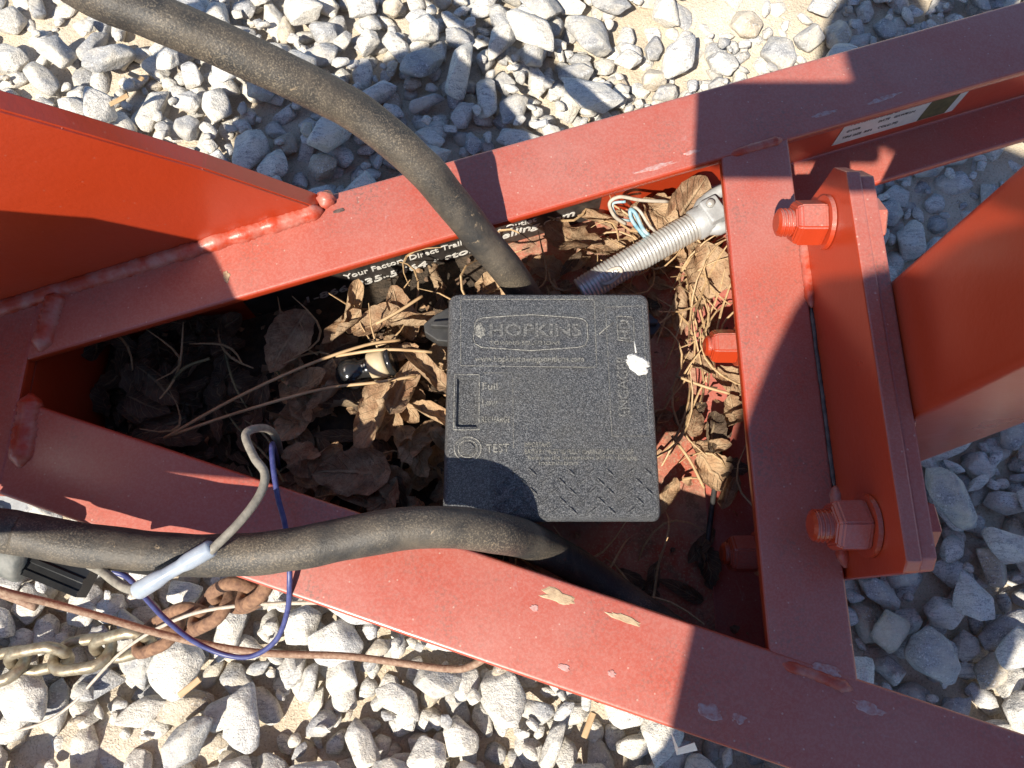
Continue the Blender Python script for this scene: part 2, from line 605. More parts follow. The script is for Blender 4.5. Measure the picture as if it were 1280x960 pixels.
def build_gravel():
    X0, X1, Y0, Y1, R = -1.25, 1.25, -.62, 1.5, .004
    W, Hh = int((X1 - X0) / R), int((Y1 - Y0) / R)
    hm = np.zeros((Hh, W))
    gy, gx = np.mgrid[0:Hh, 0:W]
    for j in range(0, Hh, 6):
        for i in range(0, W, 6):
            hm[j:j + 6, i:i + 6] = sand_level(X0 + i * R, Y0 + j * R) * .55
    rr = random.Random(5)
    stones = []
    todo = []
    area = (X1 - X0) * (Y1 - Y0)
    for cnt, lo, hi in ((2600, .012, .018), (1900, .014, .022), (1050, .019, .028), (230, .026, .036), (2600, .005, .011)):
        todo.append([(rr.uniform(lo, hi)) for _ in range(cnt)])
    for layer, radii in enumerate(todo):
        for r in radii:
            el = rr.uniform(1.0, 1.75)
            a, b, c = r * el, r * rr.uniform(.72, 1.05), r * rr.uniform(.50, .82)
            ang = rr.uniform(0, math.pi)
            ca, sa = math.cos(ang), math.sin(ang)
            best = None
            for k in range(7 if layer < 4 else 5):
                x, y = rr.uniform(X0 + .05, X1 - .05), rr.uniform(Y0 + .05, Y1 - .05)
                # coarser near the bottom left, finer towards the far side
                if layer == 3 and y > .35 and rr.random() < .75:
                    continue
                rad = int(a / R) + 1
                ci, cj = int((x - X0) / R), int((y - Y0) / R)
                i0, i1, j0, j1 = max(ci - rad, 0), min(ci + rad + 1, W), max(cj - rad, 0), min(cj + rad + 1, Hh)
                dx = (gx[j0:j1, i0:i1] - ci) * R
                dy = (gy[j0:j1, i0:i1] - cj) * R
                u = (dx * ca + dy * sa) / a
                v = (-dx * sa + dy * ca) / b
                q = 1 - u * u - v * v
                inside = q > 0
                prof = c * np.sqrt(np.clip(q, 0, 1))
                sub = hm[j0:j1, i0:i1]
                zz = (sub + prof)[inside]
                cz = .22 * zz.max() + .78 * np.percentile(zz, 70)
                if best is None or cz < best[0]:
                    best = (cz, x, y, (i0, i1, j0, j1), inside, prof)
            if best is None:
                continue
            cz, x, y, (i0, i1, j0, j1), inside, prof = best
            if cz - c > .075:
                continue
            sub = hm[j0:j1, i0:i1]
            np.maximum(sub, np.where(inside, cz + prof * .95, -1), out=sub)
            stones.append((x, y, cz, a, b, c, ang, r))
    # which ones show: in the frame, on top, clear of the trailer
    scored = []
    for idx, (x, y, z, a, b, c, ang, r) in enumerate(stones):
        px, py = pix((x, y, z))
        if not (-30 < px < 1310 and -30 < py < 990):
            continue
        hidden = (py > 262 - .30 * (px - 400) + 15 and py < 720 + .36 * (px - 330) - 15) if px < 960 else (py > 85 - .27 * (px - 960) + 10 and py < 200 and px < 1250)
        if px < 400 and py > 150 + .28 * px and py < 615 + .33 * px:
            hidden = True
        if hidden:
            continue
        hh = hm[int((y - Y0) / R), int((x - X0) / R)]
        if hh > z + c * 1.05 + .004 or sand_level(x, y) > z + c * .75:
            continue
        scored.append((r, idx))
    scored.sort(reverse=True)
    chosen = set(i for _, i in scored[:300])
    fine = [stone_mesh(100 + k, True) for k in range(22)]
    coarse = [stone_mesh(100 + k, False) for k in range(22)]
    cv = []
    for me in coarse:
        co = np.empty(len(me.vertices) * 3)
        me.vertices.foreach_get('co', co)
        fa = np.array([p.vertices[:] for p in me.polygons])
        cv.append((co.reshape(-1, 3), fa))
    VS, FS, TN, base = [], [], [], 0
    for idx, (x, y, z, a, b, c, ang, r) in enumerate(stones):
        k = rr.randrange(22)
        tilt = (rr.uniform(-.35, .35), rr.uniform(-.35, .35))
        R3 = Matrix.Rotation(ang, 3, 'Z') @ Matrix.Rotation(tilt[0], 3, 'X') @ Matrix.Rotation(tilt[1], 3, 'Y')
        if idx in chosen:
            o = bpy.data.objects.new('stone', fine[k])
            o.location = (x, y, z)
            o.rotation_euler = R3.to_euler()
            o.scale = (a * 1.02, b * 1.02, c * 1.05)
            o.parent = ground
            COL.objects.link(o)
        else:
            co, fa = cv[k]
            p = (co * np.array((a, b, c)) * 1.03) @ np.array(R3).T + np.array((x, y, z))
            VS.append(p)
            FS.append(fa + base)
            TN.append(np.full(len(p), rr.random()))
            base += len(p)
    V, Fc, T = np.concatenate(VS), np.concatenate(FS), np.concatenate(TN)
    me = bpy.data.meshes.new('gravel')
    me.from_pydata(V.tolist(), [], Fc.tolist())
    me.polygons.foreach_set('use_smooth', [True] * len(me.polygons))
    me.set_sharp_from_angle(angle=math.radians(40))
    at_ = me.attributes.new('tint', 'FLOAT', 'POINT')
    at_.data.foreach_set('value', T.astype(np.float32))
    me.materials.append(M['stone'])
    g = bpy.data.objects.new('gravel', me)
    COL.objects.link(g)
    g.parent = ground
    g['kind'] = 'stuff'
    return hm, (X0, Y0, R)


HM, (HX, HY, HR) = build_gravel()


def gh(x, y, w=2):
    j, i = int((y - HY) / HR), int((x - HX) / HR)
    return float(HM[max(j - w, 0):j + w + 1, max(i - w, 0):i + w + 1].max())


# ================================================================== THE TRAILER TONGUE
ZT, HC = .45, .14               # top of the rails, depth of the channel
FL = .0637                      # flange width
WT = .018                       # web thickness with its stiffening strip
SL = .325                       # slope of the rails in plan
trailer = thing('trailer_tongue', 'red painted steel A-frame trailer tongue with bolted upright post', 'trailer', (0.19, .16, .31))
PA = M['paint']
nrm = math.sqrt(1 + SL * SL)


def channel(name, p0, p1, inward, cut0=0.0, cut1=0.0):
    """C channel whose top outer corner runs from p0 to p1; inward = +1/-1 side on which the flanges lie"""
    s = inward
    prof = [(0, 0), (s * FL, 0), (s * FL, -.008), (s * WT, -.008), (s * WT, -HC + .008), (s * FL, -HC + .008), (s * FL, -HC), (0, -HC)]
    bm = extrude_profile(prof, p0, p1, bevel=.0028, seg=3, cuts=(lambda q: cut0 * q, lambda q: cut1 * q))
    o = from_bm(name, bm, PA, trailer, True)
    o.data.set_sharp_from_angle(angle=math.radians(50))
    return o


def up_o(x):
    return .3535 + SL * x


def lo_o(x):
    return -.034 - SL * x


XA = -.345
# side = dir x up = (dy,-dx): for +x travel side is -Y
channel('rail', (XA, up_o(XA), ZT), (1.6, up_o(1.6), ZT), +1, cut0=-SL)
channel('rail', (XA, lo_o(XA), ZT), (1.6, lo_o(1.6), ZT), -1, cut0=SL)
# plate closing the front of the frame
apex = prism([(XA - .0005, up_o(XA)), (XA - .0005, lo_o(XA)), (-.62, .16 - .055), (-.62, .16 + .055)], ZT - .012, ZT - .0012, .002)
from_bm('apex_plate', apex, PA, trailer)
from_bm('apex_web', prism([(XA - .001, up_o(XA) - .012), (XA - .001, lo_o(XA) + .012), (XA - .012, lo_o(XA) + .012), (XA - .012, up_o(XA) - .012)], ZT - HC - .02, ZT - .0125), PA, trailer)
from_bm('coupler_tube', prism([(-.50, .11), (-.50, .21), (-1.15, .21), (-1.15, .11)], ZT - .11, ZT - .0125, .006), PA, trailer)
# floor plate that holds the leaves
from_bm('floor_plate', prism([(XA - .001, .245 - .015), (XA - .001, .085), (.163, -.06), (.163, .39)], ZT - HC + .0085, ZT - HC + .0125), M['floor'], trailer)
FLOOR = ZT - HC + .0125
# cross member, a channel lying across between the rails
CX0, CX1 = .163, .2172
yA, yB = .0285 - SL * CX0, .2865 + SL * CX0
prof = [(0, -.0006), (CX1 - CX0, -.0006), (CX1 - CX0, -HC), (0, -HC), (0, -HC + .008), (CX1 - CX0 - .008, -HC + .008), (CX1 - CX0 - .008, -.009), (0, -.009)]
bm = extrude_profile(prof, (CX0, yA - .0006, ZT), (CX0, yB + .0006, ZT), bevel=.0025, seg=3,
                     cuts=(lambda s: -SL * s, lambda s: SL * s))
o = from_bm('crossmember', bm, PA, trailer, True)
o.data.set_sharp_from_angle(angle=math.radians(50))


def yz_plate(name, poly, x0, x1, bevel, mat=PA):
    bm = bmesh.new()
    a = [bm.verts.new((x0, y, z)) for y, z in poly]
    b = [bm.verts.new((x1, y, z)) for y, z in poly]
    n = len(poly)
    bm.faces.new(a)
    bm.faces.new(b[::-1])
    for i in range(n):
        bm.faces.new((a[i], b[i], b[(i + 1) % n], a[(i + 1) % n]))
    bmesh.ops.recalc_face_normals(bm, faces=bm.faces)
    bmesh.ops.bevel(bm, geom=bm.edges[:], offset=bevel, segments=2, affect='EDGES', profile=.6)
    return from_bm(name, bm, mat, trailer)


PX0, PX1, PX2 = .2190, .2285, .2380
PT = .526
yz_plate('mounting_plate', [(.030, .35), (.023, .36), (.023, PT - .006), (.029, PT), (.278, PT), (.292, PT - .016), (.292, .36), (.286, .35)], PX0, PX1, .0013)
yz_plate('post_flange', [(.031, .35), (.024, .36), (.024, PT - .008), (.031, PT - .002), (.276, PT - .002), (.289, PT - .015), (.289, .36), (.284, .35)], PX1 + .0003, PX2, .0013)
# the upright square post
post = prism([(PX2 + .0003, .1126), (.316, .1126), (.316, .2030), (PX2 + .0003, .2030)], .36, 1.9, .006, 3)
po = from_bm('upright_post', post, PA, trailer, True)
po.data.set_sharp_from_angle(angle=math.radians(50))


def weld_bead(name, p0, p1, r, mat, up=(0, 0, 1), wav=.2, n=None):
    p0, p1 = Vector(p0), Vector(p1)
    L = (p1 - p0).length
    n = n or max(8, int(L / .0022))
    path, rad = [], []
    for i in range(n + 1):
        t = i / n
        w = .0010 * noise.noise(Vector((t * L * 55, p0.x * 9, 1)))
        path.append(p0.lerp(p1, t) + Vector((w, w, 0)))
        e = min(1, (t * L + .002) / .008, ((1 - t) * L + .002) / .008)
        rad.append(r * (1 + wav * math.sin(t * L / .0042 * 2 * math.pi) * .35 + .25 * noise.noise(Vector((t * L * 90, 3, p0.y * 7)))) * e)
    return from_bm(name, sweep(path, rad, 10), mat, trailer, True)


# seam between cross member and plate: dark bead painted in for the open gap's darkness, welds at both ends
weld_bead('seam_gap', (.2181, .082, ZT - .0012), (.2181, .216, ZT - .0012), .0016, M['gap'], wav=.35)
weld_bead('weld_bead', (.2182, .030, ZT), (.2182, .084, ZT), .0050, M['weld'])
weld_bead('weld_bead', (.2182, .214, ZT), (.2182, .288, ZT), .0044, M['weld'])
weld_bead('weld_bead', (PX2 + .002, .1110, .43), (PX2 + .002, .1110, .52), .004, M['weld'])
weld_bead('weld_bead', (.170, yA - .004, ZT - .0012), (.213, yA - .020, ZT - .0012), .0040, M['weld'])
weld_bead('weld_bead', (.170, yB + .004, ZT - .0018), (.213, yB + .018, ZT - .0018), .0040, M['weld'])


def hex_ring(x, y, z, r, n=6, rot=0.0):
    return [Vector((x, y + r * math.cos(2 * math.pi * i / n + rot), z + r * math.sin(2 * math.pi * i / n + rot))) for i in range(n)]


def lathe_x(sections, y, z, n=24, rot=0.0):
    bm = bmesh.new()
    rings = [[bm.verts.new(p) for p in hex_ring(x, y, z, r, n, rot)] for x, r in sections]
    for A, B in zip(rings, rings[1:]):
        for i in range(n):
            bm.faces.new((A[i], A[(i + 1) % n], B[(i + 1) % n], B[i]))
    bm.faces.new(rings[0])
    bm.faces.new(rings[-1][::-1])
    return bm


def bolt(y, z, xface, xend, r, xhead, rot):
    b = from_bm('bolt', lathe_x([(xend, r * .40), (xend + .0015, r * .56), (xface, r * .56)], y, z), PA, trailer)
    # raised thread turns
    pts = []
    L = (xface - .002) - xend - .018 - .002
    turns = max(2, int((xface - .020 - xend - .003) / .0028))
    for i in range(turns * 16 + 1):
        a = 2 * math.pi * i / 16
        pts.append(Vector((xend + .0025 + .0028 * i / 16, y + r * .57 * math.cos(a), z + r * .57 * math.sin(a))))
    from_bm('thread', sweep(pts, .0007, 6), PA, b, True)
    nb = lathe_x([(xface - .0245, r * .80), (xface - .0215, r * .985), (xface - .005, r), (xface - .0035, r * .97)], y, z, 6, rot)
    bmesh.ops.bevel(nb, geom=nb.edges[:], offset=.0011, segments=2, affect='EDGES')
    from_bm('nut', nb, PA, b)
    from_bm('washer', lathe_x([(xface - .0036, r * 1.02), (xface - .0033, r * 1.13), (xface - .0005, r * 1.15), (xface - .0002, r * 1.12)], y, z, 32), PA, b, True).data.set_sharp_from_angle(angle=math.radians(40))
    from_bm('bolt_head', lathe_x([(xhead + .0002, r * .97), (xhead + .001, r), (xhead + .016, r), (xhead + .018, r * .82)], y, z, 6, rot + .3), PA, b)
    return b


bolt(.262, .488, PX0, PX0 - .0350, .0165, PX2, .2)
bolt(.053, .488, PX0, PX0 - .0360, .0170, PX2, .55)
bolt(.212, .375, CX1 - .0300, CX1 - .0590, .0145, PX2, .1)
bolt(.045, .375, CX1 - .0300, CX1 - .0590, .0145, PX2, .4)


# gusset rising to the front from the far rail, with its thick weld
def gusset():
    y = lambda x: .293 + .346 * (x + .152)
    pts = [(-.146, ZT - .0012), (-.150, ZT + .006), (-.2, .531), (-.25, .597), (-.334, .705), (-.43, .830), (-.47, .855), (-.60, .855), (-.60, ZT - .0012)]
    bm = bmesh.new()
    th = .013
    a = [bm.verts.new((x, y(x), z)) for x, z in pts]
    b = [bm.verts.new((x - .3 * th * 0, y(x) + th, z)) for x, z in pts]
    n = len(pts)
    bm.faces.new(a)
    bm.faces.new(b[::-1])
    for i in range(n):
        bm.faces.new((a[i], b[i], b[(i + 1) % n], a[(i + 1) % n]))
    bmesh.ops.recalc_face_normals(bm, faces=bm.faces)
    bmesh.ops.bevel(bm, geom=bm.edges[:], offset=.0012, segments=2, affect='EDGES')
    from_bm('gusset_plate', bm, PA, trailer)
    weld_bead('weld_bead', (-.143, y(-.143) - .002, ZT + .001), (-.40, y(-.40) - .003, ZT - .001), .0068, M['weld'], wav=.2)
    weld_bead('weld_bead', (-.143, y(-.143) - .001, ZT + .001), (-.140, y(-.143) + .014, ZT + .001), .0075, M['weld'], wav=.3)


gusset()
# seams on the front of the frame
weld_bead('weld_bead', at(72, 362, ZT) + Vector((0, 0, -.001)), at(50, 440, ZT) + Vector((0, 0, -.001)), .0075, M['weld'], wav=.3)
weld_bead('weld_bead', at(38, 492, ZT) + Vector((0, 0, -.001)), at(24, 585, ZT) + Vector((0, 0, -.001)), .0080, M['weld'], wav=.3)

# lettering on the inner web of the far rail
rd = Vector((1, SL, 0)).normalized()
rn = Vector((SL, -1, 0)).normalized()                       # out of the web, towards the camera
WB = up_o(0) - WT * nrm


def web_at(px, py, lift=0.0):
    d = ray(px, py)
    t = WB / (d.y - SL * d.x)
    return Vector((0, 0, CZ)) + d * t + rn * lift


def web_quad(name, xa, xb, z0, z1, mat, lift, th=.0005):
    bm = bmesh.new()
    for l in (lift, lift - th):
        for x, z in ((xa, z0), (xb, z0), (xb, z1), (xa, z1)):
            bm.verts.new(Vector((x, WB + SL * x, z)) + rn * l)
    bm.verts.ensure_lookup_table()
    v = bm.verts
    bm.faces.new((v[0], v[1], v[2], v[3]))
    for i in range(4):
        bm.faces.new((v[i], v[4 + i], v[4 + (i + 1) % 4], v[(i + 1) % 4]))
    return from_bm(name, bm, mat, trailer)


dec = web_quad('lettered_decal', -.232, web_at(752, 245).x, FLOOR + .0015, .392, M['decal'], .0006)
dec['label'] = 'black vinyl decal with white lettering along the inside of the far rail'


def web_text(body, pa, pb, size, bold=.0, shear=0.0):
    a, b = web_at(*pa, .0011), web_at(*pb, .0011)
    z = (a.z + b.z) / 2
    w = ((b - a).xy).length
    return frame_text('lettering', body, size, (a.x, a.y, a.z), (rd.x, rd.y, (b.z - a.z) / max(w, 1e-6)), (0, 0, 1), M['white'], dec, depth=.0002, width=w, bold=bold, shear=shear)


web_text('Your Factory Direct Trailer', (431, 348), (590, 301), .0118, .00018)
web_text('s Outlet', (622, 290), (670, 275), .0118, .00018)
web_text('1-866-835-5464 \u2022 stor', (384, 377), (596, 312), .0150, .00025, .12)
web_text('elling.com', (627, 298), (718, 268), .0150, .00025, .12)

# data plate on the same web, behind the upright
lp = web_quad('data_label', web_at(1050, 166).x, web_at(1212, 112).x, web_at(1036, 184).z + .002, web_at(1065, 150).z + .012, M['label'], .0006)
lp['label'] = 'silver data label with fine print and an olive block'
xa, xb = web_at(1050, 166).x, web_at(1212, 112).x
z0, z1 = web_at(1036, 184).z + .002, web_at(1065, 150).z + .012
for i, (fx, fz, s, txt) in enumerate([(.05, .58, .0055, 'MANUFACTURED BY'), (.05, .36, .005, 'GVWR'), (.05, .16, .005, 'TIRE SIZE  RIM'), (.34, .60, .0058, 'THIS VEHICLE CONFORMS'),
                                     (.30, .40, .0048, 'DATE   GAWR'), (.34, .16, .005, 'COLD PSI'), (.52, .40, .0048, 'V.I.N.')]):
    p = Vector((xa + (xb - xa) * fx, WB + SL * (xa + (xb - xa) * fx), z0 + (z1 - z0) * fz)) + rn * .0009
    frame_text('lettering', txt, s, p, rd, (0, 0, 1), M['ink'], lp, depth=.0001)
q = web_quad('olive_block', xa + (xb - xa) * .70, xa + (xb - xa) * .93, z0 + .001, z1 - .006, M['ink_green'], .0010, .0003)
q.parent = lp
q.matrix_parent_inverse = Matrix.Identity(4)

# chips and scuffs in the paint
for i, (x, y, rx, ry, mm) in enumerate([(697, 746, .0125, .0040, 'primer'), (780, 773, .0115, .0022, 'primer'), (822, 208, .016, .0022, 'scuff'), (865, 190, .008, .0018, 'scuff'),
                                       (1030, 142, .012, .0020, 'scuff'), (1105, 123, .014, .0022, 'scuff'), (888, 890, .009, .0045, 'scuff'), (924, 898, .0045, .0030, 'scuff'),
                                       (1085, 884, .011, .0035, 'scuff'), (1034, 838, .010, .0035, 'scuff'), (283, 346, .0028, .0045, 'primer'), (424, 263, .0055, .0016, 'gap'),
                                       (705, 834, .004, .002, 'scuff'), (765, 842, .003, .002, 'scuff'), (668, 760, .003, .002, 'scuff')]):
    p = at(x, y, ZT + .0002)
    blob_patch('paint_chip' if mm == 'primer' else 'scuff_mark', p, rx, ry, M[mm], trailer, -.32 if y > 400 else .32, .0003, 28, .5, i)
# torn end of a sticker hanging from the near rail
bm = bmesh.new()
pts = [at(838, 912, ZT - .02), at(848, 935, ZT - .03), at(868, 928, ZT - .025), at(872, 938, ZT - .04), at(846, 944, ZT - .05)]
g = []
for l in (0, -.0006):
    g.append([bm.verts.new(p + Vector((0, 0, l))) for p in pts])
bm.faces.new(g[0])
bm.faces.new(g[1][::-1])
for i in range(5):
    bm.faces.new((g[0][i], g[0][(i + 1) % 5], g[1][(i + 1) % 5], g[1][i]))
from_bm('torn_sticker', bm, M['white'], trailer)

# ================================================================== TONGUE JACK (outside the frame, its shadow falls over the front)
jack = thing('tongue_jack', 'black tongue jack on the front of the trailer, with an unseen boxy head added for its shadow', 'jack', (-.66, .13, 0))
JA = Vector((-.66, .13))


def rbox(cx, cy, z0, z1, lx, ly, ang, bev, seg=3):
    ca, sa = math.cos(ang), math.sin(ang)
    poly = [(cx + x * ca - y * sa, cy + x * sa + y * ca) for x, y in ((-lx, -ly), (lx, -ly), (lx, ly), (-lx, ly))]
    return prism(poly, z0, z1, bev, seg)


from_bm('jack_tube', sweep([Vector((-.66, .13, z)) for z in (.05, .3, .6, .78)], .030, 24), M['zinc_dull'], jack, True)
from_bm('foot_pad', prism([(-.66 + .09 * math.cos(a), .13 + .09 * math.sin(a)) for a in np.linspace(0, 2 * math.pi, 25)[:-1]], .03, .05, .004), M['zinc_dull'], jack)
from_bm('shadow_head', prism([(-.372, .085), (-.335, .02), (-.275, -.092), (-.45, -.078), (-.62, -.035), (-.70, .06), (-.66, .18), (-.52, .16)], .675, .735, .012, 3), M['matte'], jack, True)  # unseen; outline shaped to throw the shadow over the front of the frame
from_bm('gear_cover', rbox(-.66, .13, .736, .80, .065, .06, -.42, .015), M['matte'], jack, True)
tube('crank_handle', [(-.66, .13, .795), (-.66, .13, .82), (-.68, .12, .825), (-.74, .08, .825), (-.76, .07, .83), (-.76, .07, .88)], .009, M['zinc_dull'], jack)

# ================================================================== BATTERY BOX
BX0, BX1, BY0, BY1, BT = -.047, .101, .061, .227, .450
box = thing('battery_box', 'black grainy plastic breakaway battery box with moulded lettering and a white splash', 'battery box', ((BX0 + BX1) / 2, (BY0 + BY1) / 2, FLOOR))


def rrect(x0, x1, y0, y1, r, n=5):
    out = []
    for cx, cy, a0 in ((x1 - r, y1 - r, 0), (x0 + r, y1 - r, 90), (x0 + r, y0 + r, 180), (x1 - r, y0 + r, 270)):
        for k in range(n + 1):
            a = math.radians(a0 + 90 * k / n)
            out.append((cx + r * math.cos(a), cy + r * math.sin(a)))
    return out


def loft(rings):
    bm = bmesh.new()
    R_ = [[bm.verts.new(p) for p in r] for r in rings]
    n = len(R_[0])
    for A, B in zip(R_, R_[1:]):
        for i in range(n):
            bm.faces.new((A[i], A[(i + 1) % n], B[(i + 1) % n], B[i]))
    bm.faces.new(R_[0][::-1])
    bm.faces.new(R_[-1])
    return bm


def rr_ring(inset, z, r):
    return [(x, y, z) for x, y in rrect(BX0 + inset, BX1 - inset, BY0 + inset, BY1 - inset, r)]


# the lid top is one face pierced by the recess of the gauge window
lid = loft([rr_ring(.0005, BT - .0105, .006), rr_ring(0, BT - .009, .006), rr_ring(.0012, BT - .004, .006), rr_ring(.0022, BT - .0012, .006), rr_ring(.0042, BT, .006)])
g0, g1 = at(570, 470, BT), at(598, 535, BT)
GX0, GX1, GY0, GY1 = g0.x, g1.x, g1.y, g0.y
lid_o = from_bm('lid', lid, M['box'], box, True)
lid_o.data.set_sharp_from_angle(angle=math.radians(45))
cutter = bpy.data.objects.new('cut', bpy.data.meshes.new('cut'))
cb = loft([[(x, y, BT - .0032) for x, y in rrect(GX0 + .0018, GX1 - .0018, GY0 + .0018, GY1 - .0018, .0008, 2)],
           [(x, y, BT + .002) for x, y in rrect(GX0, GX1, GY0, GY1, .0012, 2)]])
bmesh.ops.recalc_face_normals(cb, faces=cb.faces)
cb.to_mesh(cutter.data)
cb.free()
COL.objects.link(cutter)
md = lid_o.modifiers.new('b', 'BOOLEAN')
md.object = cutter
md.operation = 'DIFFERENCE'
md.solver = 'EXACT'
dg = bpy.context.evaluated_depsgraph_get()
nm = bpy.data.meshes.new_from_object(lid_o.evaluated_get(dg))
lid_o.modifiers.clear()
lid_o.data = nm
nm.materials.clear()
nm.materials.append(M['box'])
bpy.data.objects.remove(cutter)
body = loft([[(x, y, z) for x, y in rrect(BX0 + i, BX1 - i, BY0 + i, BY1 - i, .006)] for i, z in ((.016, FLOOR + .0005), (.011, BT - .0108))])
from_bm('case', body, M['matte'], box, True).data.set_sharp_from_angle(angle=math.radians(45))
# gauge window and its lip
DP = M['dustprint']


def top_line(name, pts, r=.00045, closed=True, mat=DP, parent=lid_o, z=BT):
    path = []
    P = [Vector((p[0], p[1], z)) for p in pts]
    n = len(P)
    for i in range(n if closed else n - 1):
        a, b = P[i], P[(i + 1) % n]
        k = max(1, int((b - a).length / .006))
        path += [a.lerp(b, t / k) for t in range(k)]
    if not closed:
        path.append(P[-1])
    return from_bm(name, sweep(path, r, 6, closed=closed), mat, box if parent is None else parent, True)


def child_fix(o, parent):
    return o


def T(x, y):
    return at(x, y, BT)


# child of lid: lid sits at world origin under the box, so local coords equal world ones
def lid_child(o):
    o.parent = lid_o
    o.matrix_parent_inverse = Matrix.Identity(4)
    o.matrix_parent_inverse = (Matrix.Translation(box.location) @ lid_o.matrix_parent_inverse).inverted()
    return o


def line_px(name, pts, r=.00045, closed=True, mat=DP):
    o = top_line(name, [T(*p) for p in pts], r, closed, mat, None)
    return lid_child(o)


DP2 = mat_simple('worn_moulding', (.040, .041, .044), (.19, .185, .17), 1100, .6, 0, .8, 1000, .0010, 2, .42, .62)
line_px('moulded_frame', [(576, 374), (743, 374), (746, 459), (576, 457)], .00030)
line_px('gauge_lip', [(568.5, 468), (599.5, 468), (599, 537), (567.5, 537)], .0006, True)
line_px('moulded_frame', [(605, 466), (641, 466)], .0002, False)
line_px('moulded_frame', [(641, 466), (642, 560)], .0002, False)
line_px('moulded_frame', [(757, 384), (803, 382), (812, 545), (765, 545)], .00022)
# lozenge badge
badge = [(594, 404), (597, 399), (605, 397), (663, 393), (721, 397), (730, 399), (734, 404), (735, 424), (731, 432), (722, 434), (664, 438), (602, 434), (595, 430), (592, 424)]
line_px('badge_rim', badge, .00050)


def lid_text(body, pa, pb, size, bold=.0, depth=.00045, mat=None, shear=0.0):
    mat = mat or DP2
    a, b = T(*pa), T(*pb)
    a.z = b.z = BT + .0002
    xa = (b - a).normalized()
    ya = Vector((-xa.y, xa.x, 0))
    o = frame_text('moulded_lettering', body, size, a, xa, ya, mat, box, depth=depth, width=(b - a).length, bold=bold, shear=shear)
    return lid_child(o)


lid_text('HOPKINS', (612, 420), (727, 420), .0135, .0003)
lid_text('TOWING SOLUTIONS', (612, 431), (700, 431), .0042, 0, .0003, mat=DP)
lid_text('www.hopkinstowingsolutions.com', (594, 452), (730, 452), .0062, .00004, .0003, mat=DP)
lid_text('Full', (603, 487), (622, 487), .0075, .00005, .0003, mat=DP)
lid_text('Low', (603, 507), (622, 507), .0075, .00005, .0003, mat=DP)
lid_text('RECHARGE', (602, 528), (638, 528), .0060, .00005, .0003, mat=DP)
lid_text('TEST', (608, 566), (637, 565), .0085, .00005, .0003, mat=DP)
lid_text('IMPORTANT:', (656, 559), (690, 559), .0050, 0, .0003, mat=DP)
lid_text('BATTERY MUST BE FULLY CHARGED BEFORE USE', (656, 567.5), (792, 567.5), .0048, 0, .0003, mat=DP)
lid_text('Refer to the instructions before charging.', (660, 574.5), (798, 574), .0042, 0, .0003, mat=DP)
lid_text('installation', (674, 581), (722, 581), .0042, 0, .0003, mat=DP)
lid_text('ENGAGER', (787, 520), (783, 444), .0105, .0001, .0004)
lid_text('HD', (787, 424), (786, 399), .0098, .0003, .0004)
line_px('badge_rim', [(771, 396), (775, 395), (789, 396), (792, 399), (793, 427), (773, 425)], .00035)
line_px('scratch', [(749, 418), (756, 411), (760, 408), (767, 402)], .0005, False)
line_px('scratch', [(793, 427), (795, 441)], .0006, False, M['spot'])
line_px('scratch', [(676, 459.5), (740, 460)], .00028, False, M['matte'])
# patch of dust at the start of the badge
pd = blob_patch('dust_patch', T(600, 412) + Vector((0, 0, .0003)), .0042, .0058, DP, box, 0, .0003, 18, .4, 3)
lid_child(pd)
sp = blob_patch('white_splash', T(797, 455) + Vector((0, 0, .0003)), .0090, .0062, M['spot'], box, -.65, .0007, 48, .34, 12)
lid_child(sp)
# test button: rings and a dome
bc = T(585, 561)
for rr_, nm_, th_ in ((.0092, 'button_ring', .0006), (.0066, 'button_ring', .0005)):
    o = from_bm(nm_, sweep([Vector((bc.x + rr_ * math.cos(a), bc.y + rr_ * .92 * math.sin(a), BT)) for a in np.linspace(0, 2 * math.pi, 33)[:-1]], th_, 6, closed=True), DP, box, True)
    lid_child(o)
lid_child(blob_patch('test_button', bc + Vector((0, 0, .0002)), .0052, .0048, M['box'], box, 0, .0010, 24, .02, 1))
# tread pattern: raised lozenges
tread = []
bm0 = None
for row, y0 in enumerate((590, 602, 614, 626, 638)):
    for k in range(10):
        x = 618 + k * 24.0 + (12 if row % 2 else 0) + (y0 - 590) * .05
        if x > 812:
            continue
        p = T(x, y0)
        if bm0 is None:
            bm = bmesh.new()
            L_, w_ = .0048, .0012
            q = [bm.verts.new(v) for v in ((-L_, 0, -.0002), (0, -w_, -.0002), (L_, 0, -.0002), (0, w_, -.0002), (-L_ * .4, 0, .0013), (L_ * .4, 0, .0013))]
            for f in ((0, 1, 5, 4), (1, 2, 5), (2, 3, 4, 5), (3, 0, 4)):
                bm.faces.new([q[i] for i in f])
            bmesh.ops.recalc_face_normals(bm, faces=bm.faces)
            bm0 = bpy.data.meshes.new('tread_lozenge')
            bm.to_mesh(bm0)
            bm.free()
            bm0.materials.append(M['box'])
        o = bpy.data.objects.new('tread_lozenge', bm0)
        o.location = (p.x, p.y, BT)
        o.rotation_euler = (0, 0, -.75 if (k + row) % 2 == 0 else .6)
        COL.objects.link(o)
        lid_child(o)
